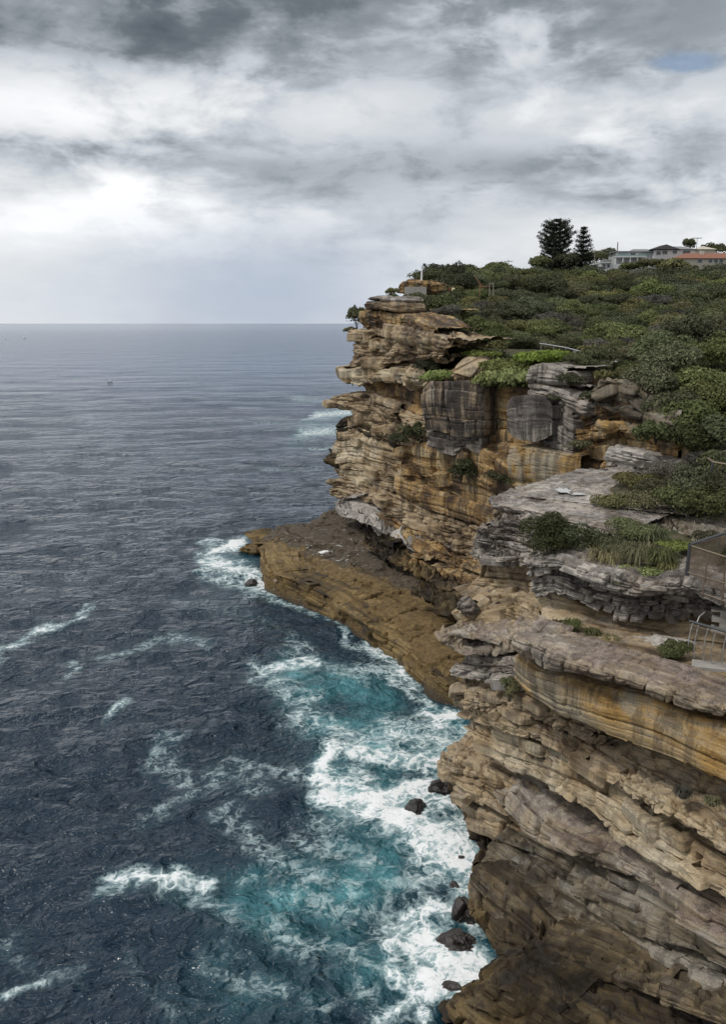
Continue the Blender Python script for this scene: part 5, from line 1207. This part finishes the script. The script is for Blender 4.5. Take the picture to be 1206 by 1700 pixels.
rf = rf.build('roof', M['red_roof'], e)
MB().box((fx(1171), 3, fz(430)), (fx(1177), 4, fz(414.5))).build('chimney', M['cream_wall'], rf)
for a_, b_ in ((1160, 1167), (1178, 1184), (1187, 1193), (1196, 1202)): window(e, fx(a_), fx(b_), fz(436), fz(430.5), 0, 1)
D = 266
e, fx, fz = house('house', 1169, D, 'cream gabled house showing behind the terracotta roof')
MB().box((fx(1157), 0, 0), (fx(1188), 8, fz(414))).build('wall', M['cream_wall'], e)
rf = MB().add([(fx(1154), -.6, fz(414)), (fx(1190), -.6, fz(414)), (fx(1190), 8.6, fz(414)), (fx(1154), 8.6, fz(414)), (fx(1170), 2, fz(407.5)), (fx(1178), 6, fz(407.5))], [(0, 1, 5, 4), (1, 2, 5), (2, 3, 4, 5), (3, 0, 4), (0, 3, 2, 1)]).build('roof', M['cream_wall'], e)
MB().box((fx(1171), 3, fz(410)), (fx(1177), 4, fz(404.5))).build('chimney', M['dark_roof'], rf)
window(e, fx(1164), fx(1169), fz(418), fz(415), 0, 1)
# trees by the houses
for (px, py, D, r, h, k, lab) in ((1195, 428, 272, 4.5, 5.0, 'leaf_dark', 'dark round tree behind the terracotta roof'), (1010, 440, 268, 5.0, 4.8, 'leaf_dark', 'dusky tree between the pines and the white house'),
                                (985, 442, 256, 4.5, 4.5, 'leaf_dark', 'dark low tree at the foot of the conical pine'), (1144, 415, 262, 2.0, 3.4, 'leaf_dark', 'small tree poking above the white house roof'),
                                (940, 446, 230, 4.2, 3.6, 'leaf_dark', 'dark bushy tree under the big pine'), (900, 448, 228, 4.0, 3.2, 'leaf_dark', 'dark bushy tree left of the big pine'),
                                (1085, 446, 236, 4.5, 2.6, 'leaf_olive', 'olive tree in front of the white house'), (1118, 450, 228, 4.5, 3.0, 'leaf_olive', 'broad olive tree below the terracotta house'), (1050, 450, 236, 3.5, 2.2, 'leaf_dark', 'dark bush below the glass balcony')):
    e = bush(px, py, D, r, h, k, .32, 1800, lab, 11, name='tree'); e['category'] = 'tree'
# power poles and the television mast
def pole(px, y0, y1, D, lab, arms=1, r=.16, cat='power pole'):
    x = HX(px, D); zt = HZ(y0, D); e = empty('power_pole', (x, D, HZ(y1, D)), label=lab, category=cat, group='poles on the skyline'); h = zt - HZ(y1, D)
    MB().tube([(0, 0, -1), (0, 0, h)], r, 6, r * .7).build('post', M['timber'], e)
    for k_ in range(arms): MB().box((-1.1, -.08, h - .5 - .9 * k_), (1.1, .08, h - .34 - .9 * k_)).build('crossarm', M['timber'], e)
pole(988, 414, 442, 246, 'power pole with one crossarm right of the conical pine')
pole(1004, 413, 440, 262, 'power pole standing in front of the dusky tree')
pole(1025, 402, 424, 264, 'tall slanting pole left of the white house roof', 0, .2)
pole(845, 431, 448, 230, 'far off power pole left of the big pine', 2, .1)
x = HX(1156, 258); e = empty('television_antenna', (x, 258, HZ(416, 258)), label='television antenna mast above the white house', category='antenna'); h = HZ(395, 258) - HZ(416, 258)
MB().tube([(0, 0, -1), (0, 0, h)], .07, 5).build('mast', M['dark_steel'], e)
bm_ = MB().box((-1.3, -.05, h - .15), (1.3, .05, h - .03)).build('boom', M['dark_steel'], e)
for k_ in range(6): MB().box((-1.2 + k_ * .46, -.6, h - .03), (-1.14 + k_ * .46, .6, h + .03)).build('element', M['dark_steel'], bm_)
# shelter roof in the scrub
c = at(1099, 487, D=168); g0 = ground(c[0], 168); e = empty('shelter', (c[0], 168, min(g0, c[2] - 2)), label='small white roofed shelter half buried in the scrub', category='shelter'); h = c[2] - e.location.z
MB().add([(-1.5, -1, h), (1.3, -1, h + .25), (1.3, 1, h + .25), (-1.5, 1, h), (-1.5, -1, h + .12), (1.3, -1, h + .37), (1.3, 1, h + .37), (-1.5, 1, h + .12)], [(0, 3, 2, 1), (4, 5, 6, 7), (0, 1, 5, 4), (1, 2, 6, 5), (2, 3, 7, 6), (3, 0, 4, 7)]).build('roof', M['white_paint'], e)
for sx in (-1.3, 1.1):
    for sy in (-.8, .8): MB().box((sx - .06, sy - .06, 0), (sx + .06, sy + .06, h + .02)).build('post', M['timber'], e)
# parked car by the flat roofed building
c = at(1000, 451, D=239); e = empty('parked_car', (c[0], 239, c[2] - .2), .3, label='white parked car at the foot of the small flat roofed building', category='car')
MB().add([(-2.1, -.85, .35), (2.1, -.85, .35), (2.1, .85, .35), (-2.1, .85, .35), (-2.1, -.85, .9), (2.1, -.85, .85), (2.1, .85, .85), (-2.1, .85, .9)], [(0, 3, 2, 1), (4, 5, 6, 7), (0, 1, 5, 4), (1, 2, 6, 5), (2, 3, 7, 6), (3, 0, 4, 7)]).build('body', M['white_paint'], e)
MB().add([(-1.5, -.78, .901), (1.1, -.78, .88), (1.1, .78, .88), (-1.5, .78, .901), (-1.1, -.66, 1.4), (.4, -.66, 1.42), (.4, .66, 1.42), (-1.1, .66, 1.4)], [(4, 5, 6, 7), (0, 1, 5, 4), (1, 2, 6, 5), (2, 3, 7, 6), (3, 0, 4, 7)]).build('windows', M['glass'], e)
MB().box((-1.05, -.65, 1.425), (.38, .65, 1.47)).build('roof', M['white_paint'], e)
for sx in (-1.3, 1.3):
    for sy in (-.8, .8): MB().tube([(sx, sy - .1, .32), (sx, sy + .1, .32)], .32, 12).build('wheel', M['dark_steel'], e)

# ------------------------------------------------------------------ lookout on the headland: pole, concrete walls, timbers, people
c = at(700, 476, D=131); zt = at(702, 441, D=131)[2]
e = empty('signal_pole', c, label='slim white pole with a small lamp head on the headland lookout', category='pole'); h = zt - c[2]
MB().tube([(0, 0, -.5), (.05, 0, h)], .15, 8, .11).build('post', M['white_paint'], e)
MB().box((-.05, -.1, h - .35), (.55, .1, h - .2)).build('lamp_arm', M['steel'], e); MB().box((.2, -.15, h - .1), (.6, .15, h + .3)).build('lamp_head', M['dark_steel'], e)
c = at(690, 488, D=128.5); MBc = MB().box((-1.6, -.2, -.5), (1.6, .2, 1.0)); o_ = MBc.build('concrete_wall', M['concrete'], None, label='low grey concrete wall under the white pole', category='wall'); o_.location = tuple(c)
e = empty('timber_frame', at(806, 486, D=136), label='leaning reddish timber posts and rails in the scrub of the headland', category='timber frame')
MB().box((-.9, -.06, -.5), (-.76, .06, 1.4)).build('post', M['timber_red'], e); MB().box((.6, -.06, -.5), (.74, .06, 1.5)).build('post', M['timber'], e); MB().box((1.2, -.06, -.5), (1.34, .06, 1.5)).build('post', M['timber'], e)
MB().tube([(-1.6, .1, 2.4), (-.2, .1, .6)], .07, 5).build('rail', M['timber_red'], e); MB().box((.6, -.1, 1.3), (1.34, -.061, 1.42)).build('rail', M['timber'], e); MB().box((-.9, -.1, .9), (.7, -.061, 1.02)).build('rail', M['timber_red'], e)
M['skin'] = plain('skin', (.45, .27, .19), .6); M['hair'] = plain('dark_hair', (.02, .015, .012), .6)
M['cream_cloth'] = plain('pale_yellow_cloth', (.70, .64, .38), .85); M['red_cloth'] = plain('dark_red_cloth', (.22, .045, .05), .85); M['trouser'] = plain('dark_trousers', (.03, .032, .04), .85)
def person(px, py, D, shirt, rz, lab):
    c = at(px, py, D=D); e = empty('person', c, rz, label=lab, category='person')
    J = {'pel': (0, 0, .95, .15, .11), 'bel': (0, 0, 1.12, .15, .11), 'che': (0, 0, 1.34, .17, .12), 'nek': (0, 0, 1.48, .06, .06), 'hd0': (0, -.01, 1.58, .085, .09), 'hd1': (0, -.01, 1.70, .075, .085)}
    E = [('pel', 'bel'), ('bel', 'che'), ('che', 'nek'), ('nek', 'hd0'), ('hd0', 'hd1')]
    for s, n_ in ((-1, 'l'), (1, 'r')):
        J['sh' + n_] = (s * .19, 0, 1.40, .065, .065); J['el' + n_] = (s * .27, .03, 1.12, .048, .048); J['wr' + n_] = (s * .24, -.08, .90, .036, .036); J['ha' + n_] = (s * .235, -.11, .81, .035, .02)
        J['hi' + n_] = (s * .10, 0, .88, .095, .095); J['kn' + n_] = (s * .11, -.02 * s, .50, .065, .065); J['an' + n_] = (s * .11, .02, .09, .042, .042); J['to' + n_] = (s * .12, -.15, .04, .04, .03)
        E += [('che', 'sh' + n_), ('sh' + n_, 'el' + n_), ('el' + n_, 'wr' + n_), ('wr' + n_, 'ha' + n_), ('pel', 'hi' + n_), ('hi' + n_, 'kn' + n_), ('kn' + n_, 'an' + n_), ('an' + n_, 'to' + n_)]
    ks = list(J); me = bpy.data.meshes.new('body'); me.from_pydata([J[k_][:3] for k_ in ks], [(ks.index(a), ks.index(b)) for a, b in E], []); me.update()
    o_ = obj('body', me, e); md = o_.modifiers.new('skin', 'SKIN'); o_.modifiers.new('sub', 'SUBSURF').render_levels = 1
    for i, k_ in enumerate(ks):
        sv = me.skin_vertices[0].data[i]; sv.radius = J[k_][3:]; sv.use_root = (k_ == 'pel')
    m, t, p, o2 = new_mat('clothed_body'); zz = t.new('ShaderNodeSeparateXYZ', ins={0: t.new('ShaderNodeTexCoord').outputs['Object']})
    xx = t.math('ABSOLUTE', zz.outputs[0])
    hand = t.math('MULTIPLY', t.math('LESS_THAN', zz.outputs[2], .93), t.math('GREATER_THAN', xx, .195))
    sk = t.math('MAXIMUM', t.math('GREATER_THAN', zz.outputs[2], 1.475), hand)
    cc = t.mix(t.math('GREATER_THAN', zz.outputs[2], .92), (.03, .032, .04), shirt); cc = t.mix(sk, cc, (.45, .27, .19))
    t.set(p.inputs['Base Color'], cc); p.inputs['Roughness'].default_value = .8; me.materials.append(m)
    obj('hair', boulder_mesh('hair', .105, 2.0, M['hair'], 12, ax=(.92, 1.0, .85), amp=.05), e).location = (0, .025, 1.71)
    MB().add([(-.02, -.125, 1.60), (.02, -.125, 1.60), (0, -.10, 1.66), (0, -.095, 1.59)], [(0, 1, 2), (0, 3, 1), (0, 2, 3), (1, 3, 2)]).build('nose', M['skin'], e)
    for s in (-1, 1): obj('ear', boulder_mesh('ear', .03, 1.0, M['skin'], 8, ax=(.4, .7, 1), amp=.02), e).location = (s * .09, 0, 1.62)
person(753, 494, 138, (.70, .64, .38), 2.8, 'person in a pale yellow top walking on the headland path')
person(748, 494, 139.5, (.22, .045, .05), 2.6, 'person in dark red just left of the one in pale yellow')

# ------------------------------------------------------------------ fences and railings
def fence_mesh(parent, A0, A1, B0, B1, sp=.06, r=.008):
    """woven wire between a top line A0-A1 and a bottom line B0-B1"""
    A0, A1, B0, B1 = [np.array(q) for q in (A0, A1, B0, B1)]; b = MB()
    n = int(np.linalg.norm(A1 - A0) / sp); mv = int(np.linalg.norm(B0 - A0) / sp)
    for i in range(n + 1): f = i / n; b.tube([A0 + (A1 - A0) * f, B0 + (B1 - B0) * f], r, 3)
    for i in range(mv + 1): f = i / mv; b.tube([A0 + (B0 - A0) * f, A1 + (B1 - A1) * f], r, 3)
    return b.build('wire_mesh', M['brown_steel'], parent, kind='stuff')
def A_(px, py, D, e): return at(px, py, D=D) - np.array(e.location)
e = empty('mesh_fence', at(1141, 953, D=33.8), label='near safety fence with dark corner post and tan wire mesh', category='fence')
MB().tube([A_(1141, 955, 33.8, e), A_(1147, 904, 33.8, e)], .085, 8).build('post', M['dark_steel'], e)
MB().tube([A_(1147, 904, 33.8, e), A_(1196, 888, 36.2, e), A_(1260, 872, 38.5, e)], .07, 8).build('rail', M['dark_steel'], e)
MB().tube([A_(1196, 888, 36.2, e), A_(1189, 935, 36.2, e)], .06, 6).build('post', M['dark_steel'], e)
MB().tube([A_(1148, 906, 33.75, e), A_(1260, 942, 31.0, e)], .035, 6).build('rail', M['brown_steel'], e)
MB().tube([A_(1142, 950, 33.75, e), A_(1260, 984, 31.0, e)], .03, 6).build('rail', M['brown_steel'], e)
MB().tube([A_(1165, 984, 33.1, e), A_(1260, 1018, 31.0, e)], .03, 6).build('rail', M['brown_steel'], e)
for a_, b_, c_, d_, DD in ((1178, 915, 1167, 988, 33.0), (1207, 925, 1199, 1000, 32.3), (1238, 935, 1230, 1010, 31.5)): MB().tube([A_(a_, b_, DD, e), A_(c_, d_, DD, e)], .03, 6).build('upright', M['brown_steel'], e)
fence_mesh(e, A_(1148, 907, 33.75, e), A_(1260, 943, 31.0, e), A_(1142, 950, 33.75, e), A_(1260, 1016, 31.0, e))
fence_mesh(e, A_(1148, 905, 33.85, e), A_(1260, 873, 38.4, e), A_(1142, 948, 33.85, e), A_(1255, 918, 38.4, e))
e = empty('curved_handrail', at(1146, 1088, D=32.8), label='lower handrail with curved pale uprights above the purple ledge', category='railing')
MB().tube([A_(1146, 1031, 32.9, e), A_(1260, 1064, 30.6, e)], .055, 6).build('rail', M['dark_steel'], e)
MB().tube([A_(1146, 1037, 32.9, e), A_(1260, 1070, 30.6, e)], .022, 6).build('rail', M['brown_steel'], e)
for px, DD in ((1143, 32.9), (1153, 32.7), (1169, 32.4), (1182, 32.1), (1200, 31.8), (1222, 31.3)):
    dy = (px - 1143) * .29
    MB().tube([A_(px, 1090 + dy * .8, DD, e), A_(px + 1, 1066 + dy * .9, DD, e), A_(px + 5, 1045 + dy, DD + .05, e), A_(px + 9, 1033 + dy, DD + .12, e)], .024, 6).build('upright', M['steel'], e)
MB().tube([A_(1158, 1034, 32.7, e), A_(1162, 1024, 32.9, e), A_(1171, 1016, 33.2, e)], .024, 6).build('upright', M['steel'], e)
fence_mesh(e, A_(1148, 1038, 32.85, e), A_(1260, 1071, 30.55, e), A_(1145, 1088, 32.85, e), A_(1255, 1122, 30.55, e), .05, .003)
e = empty('block_wall', at(1182, 1040, D=34.0), label='low grey concrete block wall behind the curved handrail', category='wall')
bw, bh = .62, .22
for r_i in range(4):
    for k_ in range(4):
        x0 = k_ * (bw + .012) + (.31 if r_i % 2 else 0); z0 = r_i * (bh + .012) - .25
        MB().box((x0, 0 - x0 * .0, z0), (x0 + bw, .35, z0 + bh)).build('block', M['concrete'], e)
MB().box((-.05, -.06, 4 * (bh + .012) - .25), (3.2, .4, 4 * (bh + .012) - .17)).build('coping', M['concrete'], e)
e.rotation_euler = (0, 0, -.35)
o_ = MB().add([(-.6, -.35, 0), (2.6, -1.3, 0), (2.9, -.5, 0), (-.3, .4, 0), (-.6, -.35, .14), (2.6, -1.3, .14), (2.9, -.5, .14), (-.3, .4, .14)], [(0, 3, 2, 1), (4, 5, 6, 7), (0, 1, 5, 4), (1, 2, 6, 5), (2, 3, 7, 6), (3, 0, 4, 7)]).build('stone_step', M['concrete'], None, label='pale flat stone step at the foot of the curved handrail', category='step')
o_.location = tuple(at(1168, 1106, D=32.2))
e = empty('upper_fence', at(1181, 790, D=45), label='upper safety fence corner behind the bare bush', category='fence')
MB().tube([A_(1181, 792, 45, e), A_(1185, 767, 45, e)], .08, 6).build('post', M['dark_steel'], e)
MB().tube([A_(1185, 767, 45, e), A_(1170, 756, 47.5, e), A_(1240, 742, 51, e)], .055, 6).build('rail', M['brown_steel'], e)
MB().tube([A_(1185, 767, 45, e), A_(1240, 776, 43.5, e)], .055, 6).build('rail', M['brown_steel'], e)
fence_mesh(e, A_(1185, 768, 45, e), A_(1240, 777, 43.5, e), A_(1182, 790, 45, e), A_(1238, 800, 43.5, e), .07, .004)
e = empty('path_railing', at(900, 584, D=92), label='long pale pathway railing on the hillside above the orange wall', category='railing')
MB().tube([A_(897, 570, 92, e), A_(940, 577, 88, e), A_(980, 587, 84, e)], .06, 6).build('rail', M['steel'], e)
for px, py, DD in ((899, 571, 91.8), (920, 574, 90), (940, 578, 88), (956, 582, 86.5), (967, 584, 85.4), (979, 587, 84.1)): MB().tube([A_(px, py, DD, e), A_(px, py + 18, DD, e)], .04, 5).build('post', M['steel'], e)
MB().box(tuple(A_(953, 590, 86.6, e) - np.array([0, .02, 0])), tuple(A_(957, 582, 86.6, e) + np.array([.1, .02, 0]))).build('notice', M['white_paint'], e)
fence_mesh(e, A_(897, 571, 91.9, e), A_(980, 588, 84, e), A_(897, 586, 91.9, e), A_(980, 604, 84, e), .12, .004)
e = empty('path_railing', at(1026, 612, D=78), label='short pathway railing with a white topped post left of the thicket', category='railing')
MB().tube([A_(1022, 600, 78, e), A_(1042, 608, 76.6, e)], .06, 6).build('rail', M['steel'], e)
for px, py in ((1024, 601), (1040, 607)): MB().tube([A_(px, py, 77.6, e), A_(px, py + 16, 77.6, e)], .05, 5).build('post', M['steel'], e)
MB().tube([A_(1036, 612, 77, e), A_(1036, 601, 77, e)], .13, 8).build('bollard', M['white_paint'], e)

# ------------------------------------------------------------------ boats far out
def boat(px, py, L, lab, rz):
    c = at(px, py, z=0); e = empty('boat', (c[0], c[1], -.1), rz, label=lab, category='boat')
    V = []; n = 9
    for i in range(n):
        f = i / (n - 1); wd = .17 * L * (1 - max(0, f - .45) ** 2 * 3.2); x_ = (f - .5) * L; sh = .14 * L + .05 * L * f * f
        V += [(x_, -wd, sh), (x_, -wd * .7, 0), (x_, wd * .7, 0), (x_, wd, sh)]
    F = [(4 * i + j, 4 * i + 4 + j, 4 * i + 5 + j, 4 * i + 1 + j) for i in range(n - 1) for j in range(3)] + [(4 * i + 3, 4 * i + 7, 4 * i + 4, 4 * i) for i in range(n - 1)] + [(0, 1, 2, 3), (4 * n - 1, 4 * n - 2, 4 * n - 3, 4 * n - 4)]
    MB().add(V, F).build('hull', M['white_paint'], e)
    MB().add([(-.2 * L, -.1 * L, .15 * L), (.12 * L, -.1 * L, .16 * L), (.12 * L, .1 * L, .16 * L), (-.2 * L, .1 * L, .15 * L), (-.17 * L, -.08 * L, .34 * L), (.04 * L, -.08 * L, .34 * L), (.04 * L, .08 * L, .34 * L), (-.17 * L, .08 * L, .34 * L)], [(4, 5, 6, 7), (0, 1, 5, 4), (1, 2, 6, 5), (2, 3, 7, 6), (3, 0, 4, 7)]).build('cabin', M['white_paint'], e)
    MB().add([(.125 * L, -.07 * L, .2 * L), (.125 * L, .07 * L, .2 * L), (.065 * L, .06 * L, .31 * L), (.065 * L, -.06 * L, .31 * L)], [(0, 1, 2, 3)]).build('windscreen', M['glass'], e)
boat(182, 634, 3.0, 'tiny white boat alone on the open sea', .5)
boat(40, 562, 9.0, 'far white boat just below the horizon', 1.2)
boat(8, 563, 6.0, 'farther speck of a boat at the very edge near the horizon', 1.0)
